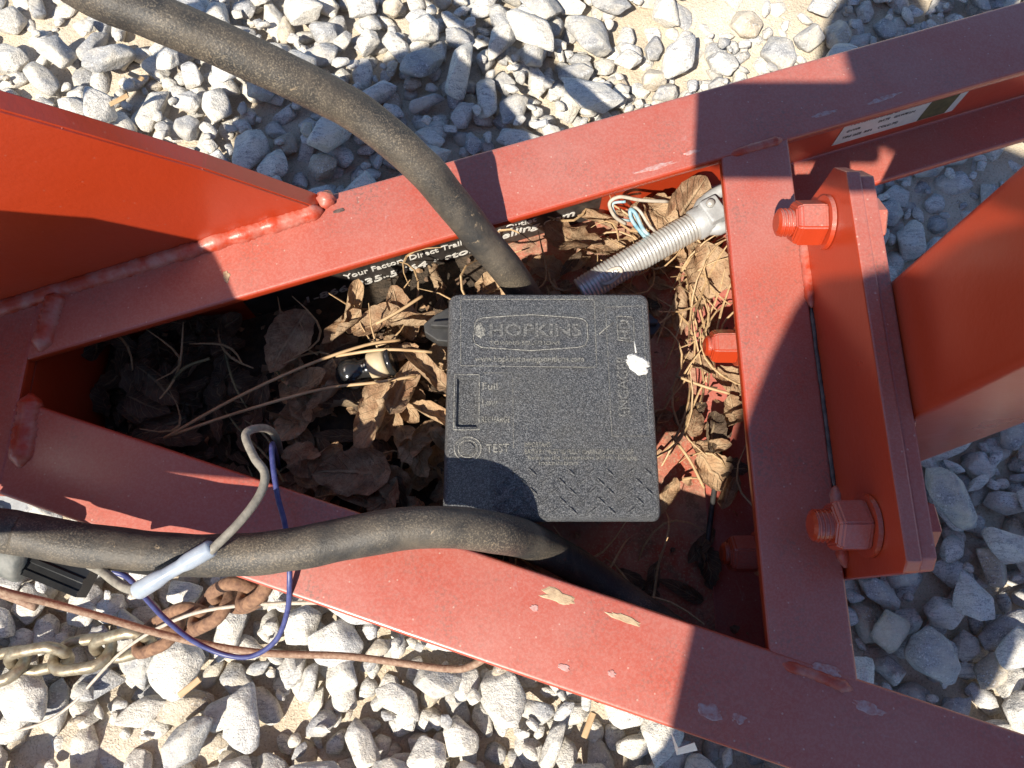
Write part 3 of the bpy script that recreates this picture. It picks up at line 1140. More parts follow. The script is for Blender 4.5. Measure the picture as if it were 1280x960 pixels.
# side clips
def clip(side):
    s = side
    x = BX0 if s < 0 else BX1
    y = at(545, 405, .42).y if s < 0 else at(830, 400, .40).y
    z = .418 if s < 0 else .395
    bm = prism([(x, y + .014), (x + s * .012, y + .006), (x + s * .019, y - .002), (x + s * .013, y - .010), (x, y - .012)] if s > 0 else
               [(x, y + .016), (x, y - .014), (x - .010, y - .013), (x - .020, y - .006), (x - .021, y + .001), (x - .012, y + .009)], z - .012, z, .0012)
    c = from_bm('side_clip', bm, M['matte'], box)
    bm = prism([(x, y + .002), (x + s * .015, y + .0005), (x + s * .015, y - .003), (x, y - .004)], z - .001, z + .006, .001)
    o = from_bm('clip_rib', bm, M['matte'], box)
    o.parent = c
    o.matrix_parent_inverse = (Matrix.Translation(box.location) @ c.matrix_parent_inverse).inverted()


clip(-1)
clip(1)

# ================================================================== THICK RUBBER CABLES
def cable(name, label, px, r):
    pts = [Vector(p[:3]) if len(p) == 4 else at(p[0], p[1], p[2]) for p in px]
    path = catmull(pts, 10)
    o = from_bm(name, sweep(path, r, 24, wob=.06), M['rubber'], None, True)
    return tag(o, label, 'cable'), path


cable('rubber_cable', 'thick dusty black rubber cable arching over the far rail to the battery box',
      [(-.80, .30, .40, 0), (-.72, .45, .50, 0), (-.60, .53, .575, 0), (-.48, .53, .612, 0), (60, -45, .622), (185, 18, .615), (275, 55, .60), (363, 97, .580), (450, 143, .550), (527, 208, .518), (563, 250, .494), (597, 292, .468), (628, 330, .440), (652, 362, .405), (668, 385, .36)], .0127)
cable('rubber_cable', 'thick dusty black rubber cable lying over the near rail beside the wires',
      [(-.70, .13, .50, 0), (-.60, .085, .515, 0), (-60, 655, .505), (30, 668, .500), (130, 685, .495), (240, 694, .492), (340, 690, .498), (430, 674, .498), (505, 661, .498), (570, 659, .492), (620, 666, .474), (655, 674, .446), (690, 690, .415), (740, 720, .388), (810, 770, .375), (880, 815, .368), (945, 850, .362)], .0128)

# ================================================================== CONDUIT IN THE TRAY
ca = at(905, 258, .385)
cbv = at(742, 358, .365)
dirc = (cbv - ca).normalized()
L = (cbv - ca).length
con = thing('flexible_conduit', 'ribbed silver metal conduit with a clamp fitting, running in behind the battery box', 'conduit', (ca.x, ca.y, FLOOR))
path, rad = [], []
s0 = at(872, 280, .382)
Lc = (at(725, 368, .362) - s0).length
turns = int(Lc / .0031)
for i in range(turns * 8 + 1):
    t = i / (turns * 8)
    path.append(s0.lerp(at(725, 368, .362), t) + Vector((0, 0, .006 * math.sin(t * 2.2))))
    rad.append(.0112 + .0010 * abs(math.sin(math.pi * i / 8)))
from_bm('ribbed_sleeve', sweep(path, rad, 28), M['zinc'], con, True)
# fitting: collar, saddle, two lugs with an eye, screw
axis = (s0 - at(725, 368, .362)).normalized()
col_path = [s0 + axis * k for k in (-.004, -.003, .009, .011)]
from_bm('collar', sweep(col_path, [.0125, .0138, .0138, .0122], 28), M['zinc_dull'], con, True)
side = axis.cross(Vector((0, 0, 1))).normalized()
for sgn in (1, -1):
    lug = [s0 + axis * .006 + side * sgn * .008, s0 + axis * .016 + side * sgn * .014, s0 + axis * .030 + side * sgn * .015, s0 + axis * .048 + side * sgn * .012]
    from_bm('lug', sweep(catmull(lug, 5), [.0065] * 5 + [.0055] * 11, 12), M['zinc_dull'], con, True)
from_bm('saddle', rbox((s0 + axis * .012).x, (s0 + axis * .012).y, s0.z + .006, s0.z + .0175, .0085, .011, math.atan2(axis.y, axis.x), .003), M['zinc_dull'], con)
sc_ = s0 + axis * .010 + side * -.004 + Vector((0, 0, .0165))
from_bm('screw_head', sweep([sc_, sc_ + Vector((0, 0, .003)), sc_ + Vector((0, 0, .0045))], [.0036, .0036, .002], 14), M['zinc'], con, True)
# small ring hanging at the dark end of the sleeve
rc = at(764, 345, .383)
o = from_bm('tag_ring', sweep([rc + Vector((.0085 * math.cos(a) * .9 - .003 * math.sin(a), .0035 * math.sin(a) + .005 * math.cos(a), .003 * math.cos(a))) for a in np.linspace(0, 2 * math.pi, 25)[:-1]], .0017, 8, closed=True), M['palewire'], con, True)

# thin wire bundle beside the conduit
w = thing('thin_wire_pair', 'thin pale blue and white wires looping among the leaves', 'wire', tuple(at(790, 280, FLOOR)))
tube('wire', [at(*p) for p in [(835, 252, .385), (800, 250, .395), (775, 246, .400), (762, 254, .395), (768, 270, .385), (782, 280, .375)]], .0016, M['palewire'], w, 6, 8)
tube('wire', [at(*p) for p in [(782, 252, .398), (766, 255, .392), (772, 272, .38), (788, 276, .372)]], .0012, M['tealwire'], w, 6, 8)
tube('wire', [at(*p) for p in [(825, 305, .37), (805, 288, .385), (795, 268, .395), (788, 262, .395), (790, 275, .39), (805, 295, .38), (822, 312, .37)]], .0017, M['tealwire'], w, 6, 8)
tube('wire', [at(*p) for p in [(830, 300, .37), (812, 282, .388), (800, 264, .397), (792, 260, .394), (796, 280, .384), (815, 303, .376)]], .0013, M['palewire'], w, 6, 8)

# dark rubber grommet plug in the leaves
pl = thing('black_plug', 'glossy black rubber plug with a tan end cap among the leaves', 'plug', tuple(at(460, 465, FLOOR)))
pa, pb = at(425, 472, .385), at(498, 448, .397)
dv = (pb - pa).normalized()
from_bm('plug_body', sweep([pa + dv * k for k in (-.002, .001, .006, .012, .017, .019, .024, .034)], [.004, .009, .0125, .013, .011, .0088, .0092, .0105], 24), M['gloss'], pl, True)
from_bm('end_cap', sweep([pa + dv * k for k in (.0275, .028, .040, .042)], [.0100, .0118, .0118, .0100], 24), M['tan'], pl, True)
from_bm('rim', sweep([pa + dv * k for k in (.0420, .0425, .0465, .047)], [.0100, .0122, .0122, .0105], 24), M['gloss'], pl, True)

# ================================================================== WIRES OVER THE NEAR RAIL
gw = thing('grey_wire', 'stiff grey wire crimped into a milky connector sleeve over the cable', 'wire', tuple(at(255, 700, .52)))
tube('insulation', [at(*p) for p in [(352, 575, .345), (347, 552, .42), (336, 537, .475), (318, 536, .50), (307, 545, .508), (318, 572, .513), (331, 592, .516), (325, 618, .519), (300, 652, .523), (262, 690, .524)]], .0026, M['greywire'], gw, 8, 10)
a, b = at(266, 684, .523), at(170, 740, .512)
dv = (b - a).normalized()
Ls = (b - a).length
from_bm('crimp_sleeve', sweep([a.lerp(b, t) for t in (0, .03, .30, .36, .42, .62, .68, .74, .97, 1)], [.0040, .0050, .0050, .0046, .0039, .0039, .0046, .0050, .0052, .0044], 16), M['sleeve'], gw, True)
tube('lead', [at(*p) for p in [(172, 738, .512), (158, 735, .508), (143, 726, .503), (128, 714, .497), (112, 706, .487)]], .0028, M['greywire'], gw, 8, 10)

bw = thing('blue_wire', 'dark blue wire looping under the cable and down over the gravel', 'wire', tuple(at(330, 800, .40)))
tube('insulation', [at(*p) for p in [(350, 590, .345), (343, 562, .44), (340, 556, .462), (341, 580, .468), (347, 620, .468), (356, 655, .464), (361, 695, .460), (362, 730, .455), (359, 765, .44), (345, 800, .425), (315, 820, .415), (280, 818, .412), (240, 800, .42), (205, 772, .44), (180, 745, .46), (160, 722, .478), (140, 714, .482)]], .0018, M['bluewire'], bw, 8, 10)

# plug at the end of the loose lead
cp = thing('trailer_plug', 'grey dusty cable plug with a black ribbed end, lying along the cable', 'plug', tuple(at(60, 710, .44)))
a, b = at(-70, 655, .478), at(42, 698, .468)
from_bm('plug_body', sweep([a.lerp(b, t) for t in (0, .5, .8, .95, 1.0)], [.013, .0145, .0165, .0170, .0150], 20), M['plug'], cp, True)
dv = (b - a).normalized()
e = at(112, 727, .462)
perp = dv.cross(Vector((0, 0, 1))).normalized()
bm = extrude_profile([(-.0105, -.006), (.0105, -.006), (.0105, .006), (.0020, .006), (.0012, .0076), (-.0012, .0076), (-.0020, .006), (-.0105, .006)], b - dv * .002, e, up=Vector((0, 0, 1)))
from_bm('black_end', bm, M['gloss'], cp)
for k in (-1, 1):
    bm = extrude_profile([(k * .0075 - .0009, .006), (k * .0075 + .0009, .006), (k * .0075 + .0009, .0072), (k * .0075 - .0009, .0072)], b, e)
    from_bm('rib', bm, M['gloss'], cp)

# rusty steel cable and thinner pale wire low over the gravel
o = tube('rusty_steel_wire', [at(*p) for p in [(-60, 715, .36), (0, 738, .35), (60, 753, .33), (130, 772, .31), (200, 792, .29), (270, 808, .275), (340, 817, .265), (430, 820, .26), (510, 830, .26), (560, 836, .26), (590, 832, .27), (640, 800, .30)]], .0032, M['rustwire'], None, 8, 10)
tag(o, 'long rusty brown steel wire running from the plug under the near rail', 'wire')
o = tube('rusty_rod_end', [at(*p) for p in [(-60, 700, .18), (-10, 735, .16), (20, 748, .15), (46, 758, .145)]], .0052, M['rustwire'], None, 6, 10, .1)
tag(o, 'short stub of rusty rod above the gravel next to the chain', 'rod')
o = tube('pale_thin_wire', [at(*p) for p in [(470, 752, .30), (420, 753, .28), (360, 754, .25), (300, 757, .22), (245, 766, .20), (200, 784, .17), (165, 805, .13), (140, 826, .10), (118, 850, .075), (90, 880, .065), (50, 905, .06), (-30, 925, .06)]], .0018, M['palewire'], None, 8, 8)
tag(o, 'thin pale wire curving down across the chain onto the sand', 'wire')

# ================================================================== SAFETY CHAIN
chain = thing('safety_chain', 'safety chain going from rusty links at the rail to yellowed zinc links', 'chain', tuple(at(180, 800, .06)))


def link_mesh(mat, Ll, Wl, r):
    path = []
    st = Ll / 2 - Wl / 2
    for k in range(9):
        a = -math.pi / 2 + math.pi * k / 8
        path.append(Vector((st + Wl / 2 * math.cos(a), Wl / 2 * math.sin(a), 0)))
    for k in range(9):
        a = math.pi / 2 + math.pi * k / 8
        path.append(Vector((-st + Wl / 2 * math.cos(a), Wl / 2 * math.sin(a), 0)))
    bm = sweep(path, r, 12, closed=True)
    me = bpy.data.meshes.new('link')
    bm.to_mesh(me)
    bm.free()
    me.polygons.foreach_set('use_smooth', [True] * len(me.polygons))
    me.materials.append(mat)
    return me


lm_b = link_mesh(M['brass'], .062, .036, .0062)
lm_r = link_mesh(M['rust'], .062, .036, .0064)
cpath = catmull([at(*p) for p in [(-110, 850, .075), (-20, 838, .085), (60, 822, .095), (120, 815, .10), (190, 795, .12), (240, 772, .16), (290, 748, .21), (335, 722, .27), (360, 705, .30)]], 40)
acc, want, links = 0.0, 0.0, 0
prev = cpath[0]
for i, p in enumerate(cpath[1:]):
    acc += (p - prev).length
    prev = p
    if acc >= want:
        d = (cpath[min(i + 6, len(cpath) - 1)] - cpath[max(i - 5, 0)]).normalized()
        up = Vector((0, -.35, .94)) if links % 2 else Vector((0, .94, .35))
        y_ = up.cross(d).normalized()
        z_ = d.cross(y_)
        roll = (.95 if links % 2 else -.62)
        y2 = y_ if False else (Vector((0, 0, 1)).cross(d).normalized())
        z2 = d.cross(y2)
        yy = y2 * math.cos(roll) + z2 * math.sin(roll)
        zz = d.cross(yy)
        o = bpy.data.objects.new('link', lm_b if pix(p)[0] < 165 else lm_r)
        o.matrix_world = Matrix(((d.x, yy.x, zz.x, p.x), (d.y, yy.y, zz.y, p.y), (d.z, yy.z, zz.z, p.z), (0, 0, 0, 1)))
        COL.objects.link(o)
        o.parent = chain
        o.matrix_parent_inverse = Matrix.Translation(chain.location).inverted()
        links += 1
        want = acc + .0485
o = from_bm('anchor_bolt', sweep([at(337, 716, .405), at(341, 717, .40), at(352, 721, .39)], [.006, .009, .009], 12), PA, chain, True)

# ================================================================== LEAVES IN THE TRAY
pile = thing('leaf_pile', 'drift of dry brown leaves and pine needles caught on the floor of the tongue', 'leaf pile', (-.1, .16, FLOOR))


def leaf_mesh(seed, mat, kind):
    rr = random.Random(seed)
    nu, nv = 19, 10
    L_, Wd = 1.0, rr.uniform(.55, .8) if kind != 'long' else .28
    curl = rr.uniform(1.6, 4.2) if kind == 'curl' else rr.uniform(.2, 1.3)
    bend = rr.uniform(-1.4, 1.8)
    tw = rr.uniform(-.9, .9)
    lob = 0 if kind == 'long' else rr.uniform(.12, .36)
    lf = rr.choice((2.5, 3.5, 4.5))
    bm = bmesh.new()
    G, UV = [], []
    for i in range(nu):
        u = i / (nu - 1)
        w = Wd * .5 * (math.sin(math.pi * min(1, u ** .8)) ** .7 if 0 < u < 1 else .02)
        w0 = w
        row = []
        for j in range(nv):
            v = j / (nv - 1) * 2 - 1
            s = v * w0 * (1 + lob * 1.1 * (noise.noise((u * lf * 2.2, seed * 3.3 + (1 if v > 0 else 0) * 7.7, 0)) + .5 * noise.noise((u * 14, seed * 1.7 + (5 if v > 0 else 0), 2)))) * (1 if abs(v) < .95 else 1 + .12 * noise.noise((u * 30, seed, v)))
            th = s * curl * 2.1
            rad_ = 1 / (curl * 2.1)
            y, z = rad_ * math.sin(th), rad_ * (1 - math.cos(th))
            x = (u - .5) * L_
            # bend along the leaf
            if abs(bend) > .05:
                r2 = 1 / bend
                x2, z2 = (r2 - z) * math.sin(x * bend), r2 - (r2 - z) * math.cos(x * bend)
            else:
                x2, z2 = x, z
            a = tw * (u - .5)
            y3, z3 = y * math.cos(a) - z2 * math.sin(a), y * math.sin(a) + z2 * math.cos(a)
            q = Vector((x2, y3, z3))
            wr = .07 * noise.noise(q * 4 + Vector((seed, 0, 0))) + .045 * noise.noise(q * 9 + Vector((0, seed, 0)))
            UV.append((u, v))
            row.append(bm.verts.new(q + Vector((wr * .5, wr * .4, wr * 1.4 - .018 * math.exp(-(v * 9) ** 2)))))
        G.append(row)
    for i in range(nu - 1):
        for j in range(nv - 1):
            bm.faces.new((G[i][j], G[i + 1][j], G[i + 1][j + 1], G[i][j + 1]))
    me = bpy.data.meshes.new('leaf')
    bm.to_mesh(me)
    bm.free()
    for nm_, q_ in (('along', 0), ('across', 1)):
        me.attributes.new(nm_, 'FLOAT', 'POINT').data.foreach_set('value', [c_[q_] for c_ in UV])
    me.polygons.foreach_set('use_smooth', [True] * len(me.polygons))
    me.materials.append(mat)
    return me


LM = [leaf_mesh(k, M['leaf'], 'curl' if k % 3 else 'flat') for k in range(18)]
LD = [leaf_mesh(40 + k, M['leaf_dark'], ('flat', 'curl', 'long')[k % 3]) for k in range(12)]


def in_tray(x, y, m=.0):
    return XA + .004 + m < x < .205 - m and -.034 - SL * x + .014 + m < y < up_o(x) - .014 - m


def in_box(x, y, m=0.0):
    return BX0 - m < x < BX1 + m and BY0 - m < y < BY1 + m


def put_leaf(me, x, y, z, size, tilt=.6, rr=random):
    o = bpy.data.objects.new('leaf', me)
    o.location = (x, y, z)
    o.rotation_euler = (rr.uniform(-tilt, tilt), rr.uniform(-tilt, tilt), rr.uniform(0, 6.28))
    o.scale = (size, size, size)
    COL.objects.link(o)
    o.parent = pile
    o.matrix_parent_inverse = Matrix.Translation(pile.location).inverted()
    return o


rl = random.Random(21)


def soil_z(x, y):
    edge = max(0, min(1, (.005 - x) / .10))
    wall = 1 if x < -.26 else max(.0, min(1, (up_o(x) - .022 - y) / .085))
    return FLOOR + .001 + edge * wall * (.024 + .012 * noise.noise((x * 22, y * 22, 2)) + .006 * noise.noise((x * 70, y * 70, 4)))


# soil and crumbs under the leaves
bm = bmesh.new()
gx_, gy_ = 60, 44
rows = {}
for i in range(gx_):
    for j in range(gy_):
        x = -.344 + .349 * i / (gx_ - 1)
        lo_, hi_ = -.034 - SL * x + .012, up_o(x) - .012
        y = lo_ + (hi_ - lo_) * j / (gy_ - 1)
        z = soil_z(x, y) - (.004 if x > -.002 else 0)
        rows[i, j] = bm.verts.new((x, y, z))
for i in range(gx_ - 1):
    for j in range(gy_ - 1):
        bm.faces.new((rows[i, j], rows[i + 1, j], rows[i + 1, j + 1], rows[i, j + 1]))
s_ = from_bm('leaf_mould', bm, M['soil'], pile, True)
s_['kind'] = 'stuff'

# crumbled leaf between the whole ones
VS, FS = [], []
for k in range(2000):
    x, y = rl.uniform(-.34, .195), rl.uniform(-.06, .39)
    if not in_tray(x, y, .004) or in_box(x, y, -.003):
        continue
    if x > -.01 and (rl.random() < .62 or (y < .13 and rl.random() < .8)):
        continue
    z = soil_z(x, y) + .001 + rl.uniform(0, .005)
    if x > -.24 and y > up_o(x) - .06 and rl.random() < .7:
        continue
    q = rl.uniform(.0018, .0055)
    R3 = Matrix.Rotation(rl.uniform(0, 6.28), 3, 'Z') @ Matrix.Rotation(rl.uniform(-.9, .9), 3, 'X') @ Matrix.Rotation(rl.uniform(-.9, .9), 3, 'Y')
    b0 = len(VS)
    for dx, dy, dz in ((-1, -.5, 0), (0, -.75, .35), (1, -.4, 0), (.8, .6, -.1), (-.1, .8, .4), (-.9, .4, .1)):
        VS.append(Vector((x, y, z)) + R3 @ Vector((dx * rl.uniform(.6, 1.2), dy * rl.uniform(.6, 1.2), dz)) * q)
    FS += [(b0, b0 + 1, b0 + 4, b0 + 5), (b0 + 1, b0 + 2, b0 + 3, b0 + 4)]
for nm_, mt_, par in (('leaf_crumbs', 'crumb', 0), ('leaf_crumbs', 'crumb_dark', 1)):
    me = bpy.data.meshes.new(nm_)
    vs_, fs_ = [], []
    for i in range(0, len(FS), 2):
        if (i // 2) % 2 == par:
            b0 = (i // 2) * 6
            o0 = len(vs_)
            vs_ += [tuple(v) for v in VS[b0:b0 + 6]]
            fs_ += [tuple(j - b0 + o0 for j in f) for f in FS[i:i + 2]]
    me.from_pydata(vs_, [], fs_)
    cr_ = mesh_obj(nm_, me, M[mt_], pile)
    cr_['kind'] = 'stuff'
nleaf = 0
for k in range(900):
    if nleaf >= 158:
        break
    x, y = rl.uniform(-.338, -.03), rl.uniform(.0, .36)
    if x > -.2 and k < 60:
        continue
    if not in_tray(x, y, .006 if x < -.26 else .012) or in_box(x, y, -.004) or (y > up_o(x) - .088 and x > -.24):
        continue
    sunlit = x > -.19 and rl.random() < .75  # pale leaves only in the sunlit part; front shade put into darker leaves
    me = rl.choice(LM if sunlit else LD)
    z = FLOOR + .028 + rl.uniform(.004, .034) * min(1, max(.25, (up_o(x) - .08 - y) / .06))
    put_leaf(me, x, y, z, rl.uniform(.030, .050), .6, rl)
    nleaf += 1
for k in range(16):
    x = rl.uniform(-.340, -.27)
    y = rl.uniform(-.034 - SL * x + .02, up_o(x) - .02)
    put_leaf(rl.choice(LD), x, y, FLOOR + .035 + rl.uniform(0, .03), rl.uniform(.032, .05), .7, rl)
# around the far side and right end of the box: fewer, flatter
for k in range(400):
    if nleaf >= 206:
        break
    x, y = rl.uniform(-.03, .19), rl.uniform(.06, .39)
    if not in_tray(x, y, .008) or in_box(x, y, .004):
        continue
    if (y < .15 and rl.random() < .75) or (x < .07 and y > up_o(x) - .055):
        continue
    me = rl.choice(LM if rl.random() < .8 else LD)
    put_leaf(me, x, y, FLOOR + rl.uniform(.006, .022), rl.uniform(.026, .046), .4, rl)
    nleaf += 1
for k in range(14):
    x, y = rl.uniform(-.0, .16), rl.uniform(.0, .07)
    if in_tray(x, y, .01) and not in_box(x, y, .003):
        put_leaf(rl.choice(LD), x, y, FLOOR + rl.uniform(.004, .012), rl.uniform(.03, .045), .3, rl)
for k in range(52):
    x, y = rl.uniform(.0, .19), rl.uniform(.12, .39)
    if in_tray(x, y, .006) and not in_box(x, y, .002) and not (x < .07 and y > up_o(x) - .050):
        put_leaf(rl.choice(LM), x, y, FLOOR + rl.uniform(.003, .012), rl.uniform(.012, .024), .35, rl)
# big curled ones that stand out
for px, py, z, s, k in [(440, 385, .385, .050, 1), (472, 402, .385, .046, 4), (500, 392, .38, .050, 7), (545, 352, .35, .036, 2), (430, 412, .385, .044, 5), (520, 400, .395, .050, 8), (360, 425, .385, .060, 3),
                        (470, 520, .39, .060, 10), (500, 490, .39, .058, 11), (530, 460, .39, .050, 13), (545, 520, .385, .045, 14), (860, 255, .375, .060, 6), (820, 265, .375, .055, 9), (880, 345, .35, .060, 0), (440, 590, .39, .060, 12), (715, 300, .355, .06, 15)]:
    p = at(px, py, z)
    put_leaf(LM[k], p.x, p.y, p.z, s, .5, rl)


def needle_mesh(seed, mat):
    rr = random.Random(seed)
    c = rr.uniform(-.25, .25)
    c2 = rr.uniform(-.05, .05)
    P = [Vector((t - .5, c * (t - .5) ** 2 * 6, c2 * math.sin(t * 4.5))) for t in np.linspace(0, 1, 7)]
    bm = sweep(P, [.006, .0085, .0095, .0095, .009, .007, .003], 5)
    me = bpy.data.meshes.new('pine_needle')
    bm.to_mesh(me)
    bm.free()
    me.materials.append(mat)
    return me


NM = [needle_mesh(k, M['needle'] if k < 7 else M['straw']) for k in range(10)]


def put_needle(x, y, z, L_, yaw, pitch, k, thick=1.0):
    o = bpy.data.objects.new('pine_needle', NM[k])
    o.location = (x, y, z)
    o.rotation_euler = (rl.uniform(0, 6), pitch, yaw)
    o.scale = (L_, .11 * thick, .11 * thick)
    COL.objects.link(o)
    o.parent = pile
    o.matrix_parent_inverse = Matrix.Translation(pile.location).inverted()


for k in range(120):
    x, y = rl.uniform(-.32, .19), rl.uniform(.0, .38)
    if not in_tray(x, y, .012) or in_box(x, y, .006):
        continue
    right = x > 0
    put_needle(x, y, FLOOR + (rl.uniform(.012, .03) if right else rl.uniform(.045, .065)), rl.uniform(.035, .085), rl.uniform(0, 3.14), rl.uniform(-.12, .12), rl.randrange(7) if (right and y > .1) or x > -.18 else rl.randrange(5, 10))
# bundle of pine straw down the right side of the box
for k in range(22):
    t = rl.random()
    p = at(858 + rl.uniform(-16, 22) + 14 * math.sin(t * 5), 330 + 200 * t, FLOOR + .02)
    put_needle(p.x, p.y, FLOOR + rl.uniform(.012, .028), rl.uniform(.06, .12), 1.35 + rl.uniform(-.55, .4), rl.uniform(-.1, .1), rl.randrange(7))
for k in range(16):
    p = at(815 + rl.uniform(-60, 70), 300 + rl.uniform(-30, 45), FLOOR + .03)
    put_needle(p.x, p.y, FLOOR + rl.uniform(.02, .04), rl.uniform(.04, .07), rl.uniform(0, 3.14), 0, rl.randrange(7))
# long stems lying across the leaves
for pts, mm in [([(205, 548, .395), (290, 500, .402), (380, 458, .405), (455, 432, .40), (500, 425, .395)], 'needle'), ([(212, 545, .395), (300, 515, .40), (400, 487, .402), (470, 478, .402), (520, 470, .398)], 'needle'),
                ([(470, 405, .415), (500, 388, .418), (528, 370, .418)], 'needle'), ([(420, 445, .40), (480, 437, .405), (540, 440, .40)], 'needle'), ([(200, 500, .38), (228, 462, .39), (262, 448, .392)], 'straw'),
                ([(845, 470, .35), (880, 483, .355), (912, 492, .355)], 'needle'), ([(840, 545, .34), (862, 575, .345), (880, 610, .335)], 'needle')]:
    o = tube('stem', [at(*p) for p in pts], .0013, M[mm], pile, 6, 6)
# thin black lead on the bare floor at the right
o = tube('black_lead', [at(*p) for p in [(918, 505, FLOOR + .006), (905, 540, FLOOR + .004), (896, 590, FLOOR + .004), (888, 650, FLOOR + .004), (880, 720, FLOOR + .004)]], .0022, M['matte'], None, 8, 10)
tag(o, 'thin black lead lying on the bare red floor beside the cross member', 'wire')

# a few bark chips on the gravel
for i, (px, py, a, lb) in enumerate([(168, 150, .5, 'tan bark chip on the gravel just beyond the sloping gusset plate'), (172, 98, -.5, 'tan bark chip on the gravel between the arching cable and the sand'),
                                     (255, 855, .7, 'tan bark chip on the gravel below the safety chain'), (735, 905, 1.2, 'tan bark chip standing between stones outside the near rail')]):
    p = at(px, py, .05)
    z = gh(p.x, p.y) + .002
    bm = rbox(0, 0, -.0015, .0015, .014, .0035, 0, .001, 1)
    for v in bm.verts:
        v.co.z += .003 * math.sin(v.co.x * 140)
    o = from_bm('bark_chip', bm, M['needle'])
    o.location = (p.x, p.y, z)
    o.rotation_euler = (.1, .1, a)
    tag(o, lb, 'bark chip', 'bark chips on the gravel')

# ================================================================== PHOTOGRAPHER AND PHONE (behind the lens; they shade the right side)
cr, cu_, cf = Vector((1, 0, 0)), Vector((0, math.cos(TH), math.sin(TH))), Vector((0, math.sin(TH), -math.cos(TH)))
O = Vector((0, 0, CZ))
phone = thing('smartphone', 'black smartphone held flat in one hand above the tongue', 'phone', tuple(O - cf * .008))


def phone_box(name, x0, x1, y0, y1, d0, d1, bev, mat):
    bm = bmesh.new()
    vs = [bm.verts.new(O + cr * x + cu_ * y - cf * d) for d in (d0, d1) for x, y in ((x0, y0), (x1, y0), (x1, y1), (x0, y1))]
    for f in ((0, 1, 2, 3), (7, 6, 5, 4), (0, 4, 5, 1), (1, 5, 6, 2), (2, 6, 7, 3), (3, 7, 4, 0)):
        bm.faces.new([vs[i] for i in f])
    bmesh.ops.recalc_face_normals(bm, faces=bm.faces)
    bmesh.ops.bevel(bm, geom=bm.edges[:], offset=bev, segments=3, affect='EDGES')
    return from_bm(name, bm, mat, phone, True)


phone_box('phone_body', -.084, .078, -.058, .018, .004, .0125, .0035, M['matte'])
phone_box('screen', -.080, .074, -.055, .015, .0126, .0131, .0002, M['gloss'])


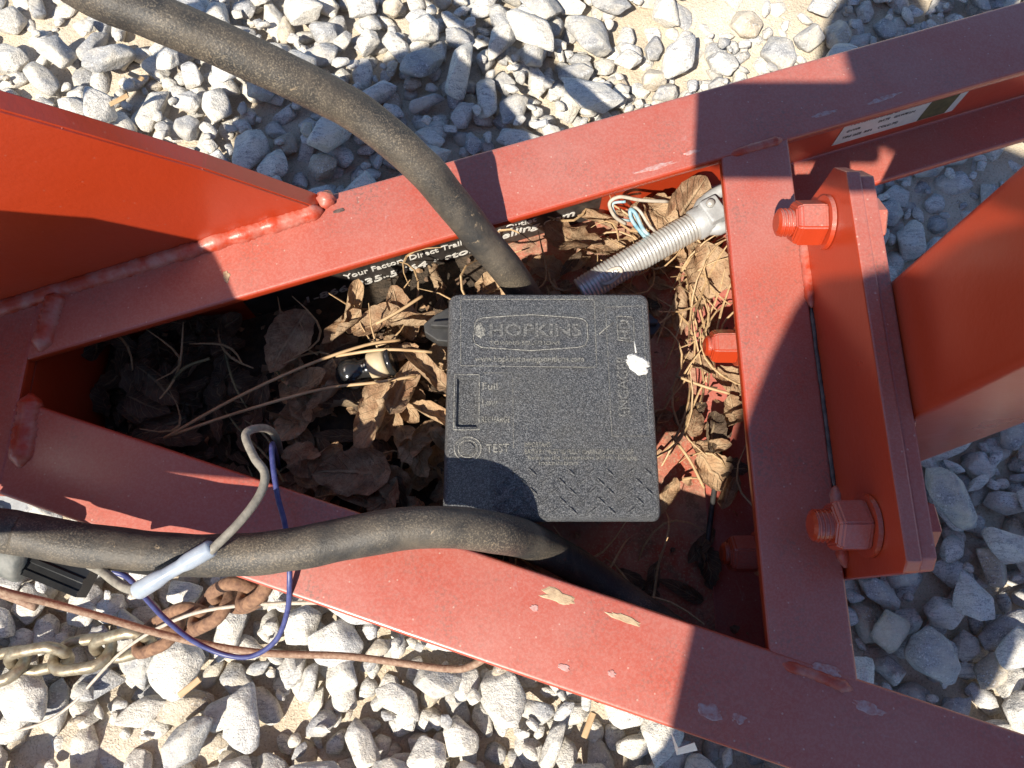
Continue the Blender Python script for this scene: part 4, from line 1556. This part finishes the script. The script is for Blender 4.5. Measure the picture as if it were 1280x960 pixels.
def person():
    J = {
        'pelvis': ((.02, -.70, .88), .135), 'waist': ((.03, -.63, 1.01), .138), 'chest': ((.07, -.51, 1.15), .152), 'neckb': ((.01, -.34, 1.26), .105), 'neck': ((-.02, -.30, 1.295), .056),
        'hl': ((-.07, -.70, .84), .092), 'kl': ((-.09, -.62, .47), .064), 'al': ((-.09, -.72, .09), .042), 'tl': ((-.11, -.55, .05), .034),
        'hr': ((.10, -.70, .84), .092), 'kr': ((.11, -.62, .47), .064), 'ar': ((.11, -.72, .09), .042), 'tr': ((.14, -.55, .05), .034),
        'sl': ((-.105, -.37, 1.235), .062), 'el': ((-.110, -.53, .99), .055), 'wl': ((-.085, -.56, .80), .033), 'pl': ((-.085, -.56, .74), .031),
        'sr': ((.235, -.38, 1.235), .062), 'er': ((.30, -.25, 1.06), .048), 'wr': ((.14, -.085, 1.005), .030), 'pr': ((.115, -.055, .990), .028),
    }
    E_ = [('pelvis', 'waist'), ('waist', 'chest'), ('chest', 'neckb'), ('neckb', 'neck'), ('pelvis', 'hl'), ('hl', 'kl'), ('kl', 'al'), ('al', 'tl'), ('pelvis', 'hr'), ('hr', 'kr'), ('kr', 'ar'), ('ar', 'tr'),
          ('chest', 'sl'), ('sl', 'el'), ('el', 'wl'), ('wl', 'pl'), ('chest', 'sr'), ('sr', 'er'), ('er', 'wr'), ('wr', 'pr')]
    # fingers
    for s, base, d, spread in (('l', Vector((-.085, -.56, .74)), Vector((.0, .05, -1)).normalized(), Vector((0, 1, .1))), ('r', Vector((.115, -.055, .990)), Vector((-.75, .45, -.25)).normalized(), Vector((.5, .8, 0)))):
        spread.normalize()
        for k in range(4):
            a = base + spread * (k - 1.5) * .020 + d * .02
            ln = (.040, .046, .043, .034)[k]
            J['f%s%da' % (s, k)] = (tuple(a + d * .02), .0095)
            J['f%s%db' % (s, k)] = (tuple(a + d * (.02 + ln) + Vector((0, .004, .004))), .0078)
            E_ += [('p' + s, 'f%s%da' % (s, k)), ('f%s%da' % (s, k), 'f%s%db' % (s, k))]
        J['t%sa' % s] = (tuple(base + spread * .034 + d * .004), .0105)
        J['t%sb' % s] = (tuple(base + spread * .048 + d * .034), .0090)
        E_ += [('p' + s, 't%sa' % s), ('t%sa' % s, 't%sb' % s)]
    names = list(J)
    me = bpy.data.meshes.new('person_body')
    me.from_pydata([J[n][0] for n in names], [(names.index(a), names.index(b)) for a, b in E_], [])
    tmp = bpy.data.objects.new('tmp', me)
    COL.objects.link(tmp)
    sk = tmp.modifiers.new('s', 'SKIN')
    if not me.skin_vertices:
        bpy.context.view_layer.objects.active = tmp
    sv = me.skin_vertices[0].data if me.skin_vertices else None
    if sv is None:
        bpy.ops.mesh.customdata_skin_add()
        sv = me.skin_vertices[0].data
    for i, n in enumerate(names):
        r = J[n][1]
        sv[i].radius = (r, r * (.78 if n in ('pelvis', 'waist', 'chest') else 1))
        sv[i].use_root = n == 'pelvis'
    ss = tmp.modifiers.new('u', 'SUBSURF')
    ss.levels = 2
    dg = bpy.context.evaluated_depsgraph_get()
    bmz = bpy.data.meshes.new_from_object(tmp.evaluated_get(dg))
    bpy.data.objects.remove(tmp)
    bmz.materials.clear()
    for m in ('shirt', 'jeans', 'skin', 'matte'):
        bmz.materials.append(M[m])
    for p in bmz.polygons:
        c = p.center
        if c.z < .11:
            p.material_index = 3
        elif (c.y > -.325 and c.x < .12) or c.y > -.26 or (c.x < -.04 and c.z < .86 and c.y > -.595 and c.z > .60):
            p.material_index = 2
        elif c.z < .93:
            p.material_index = 1
        p.use_smooth = True
    root = thing('person', 'person in navy shirt and jeans standing over the tongue, taking the photo', 'person', (.02, -.66, 0))
    o = bpy.data.objects.new('body', bmz)
    COL.objects.link(o)
    o.parent = root
    o.matrix_parent_inverse = Matrix.Translation(root.location).inverted()
    # head: one shaped surface with brow, nose, chin and ears, bowed towards the phone
    bm = bmesh.new()
    bmesh.ops.create_uvsphere(bm, u_segments=32, v_segments=24, radius=1)
    for v in bm.verts:
        x, y, z = v.co
        k = 1.0
        if z < 0:
            k = 1 - .28 * (-z) ** 1.5
        q = Vector((x * .076 * k, y * .096 * (k if y > 0 else 1), z * .118))
        if y > .5:
            q.y += .020 * math.exp(-((x / .16) ** 2 + ((z + .12) / .20) ** 2))
            q.y -= .010 * math.exp(-(((abs(x) - .38) / .14) ** 2 + ((z - .06) / .10) ** 2))
            q.y -= .004 * math.exp(-((x / .3) ** 2 + ((z + .47) / .05) ** 2))
        q.x += math.copysign(.016, x) * math.exp(-((abs(x) - 1) / .06) ** 2 - ((z + .05) / .22) ** 2 - ((y) / .2) ** 2)
        v.co = q
    R_ = Matrix.Translation((-.055, -.225, 1.355)) @ Matrix.Rotation(math.radians(-62), 4, 'X')
    bm.transform(R_)
    h = from_bm('head', bm, M['skin'], root, True)
    bm = bmesh.new()
    bmesh.ops.create_uvsphere(bm, u_segments=32, v_segments=20, radius=1)
    for v in list(bm.verts):
        x, y, z = v.co
        if z < -.15 + .75 * max(0, y) or (y > .55 and z < .62):
            bm.verts.remove(v)
        else:
            v.co = Vector((x * .083, y * .103 - .003, z * .127))
    bm.transform(R_)
    from_bm('hair', bm, M['hair'], root, True)


person()
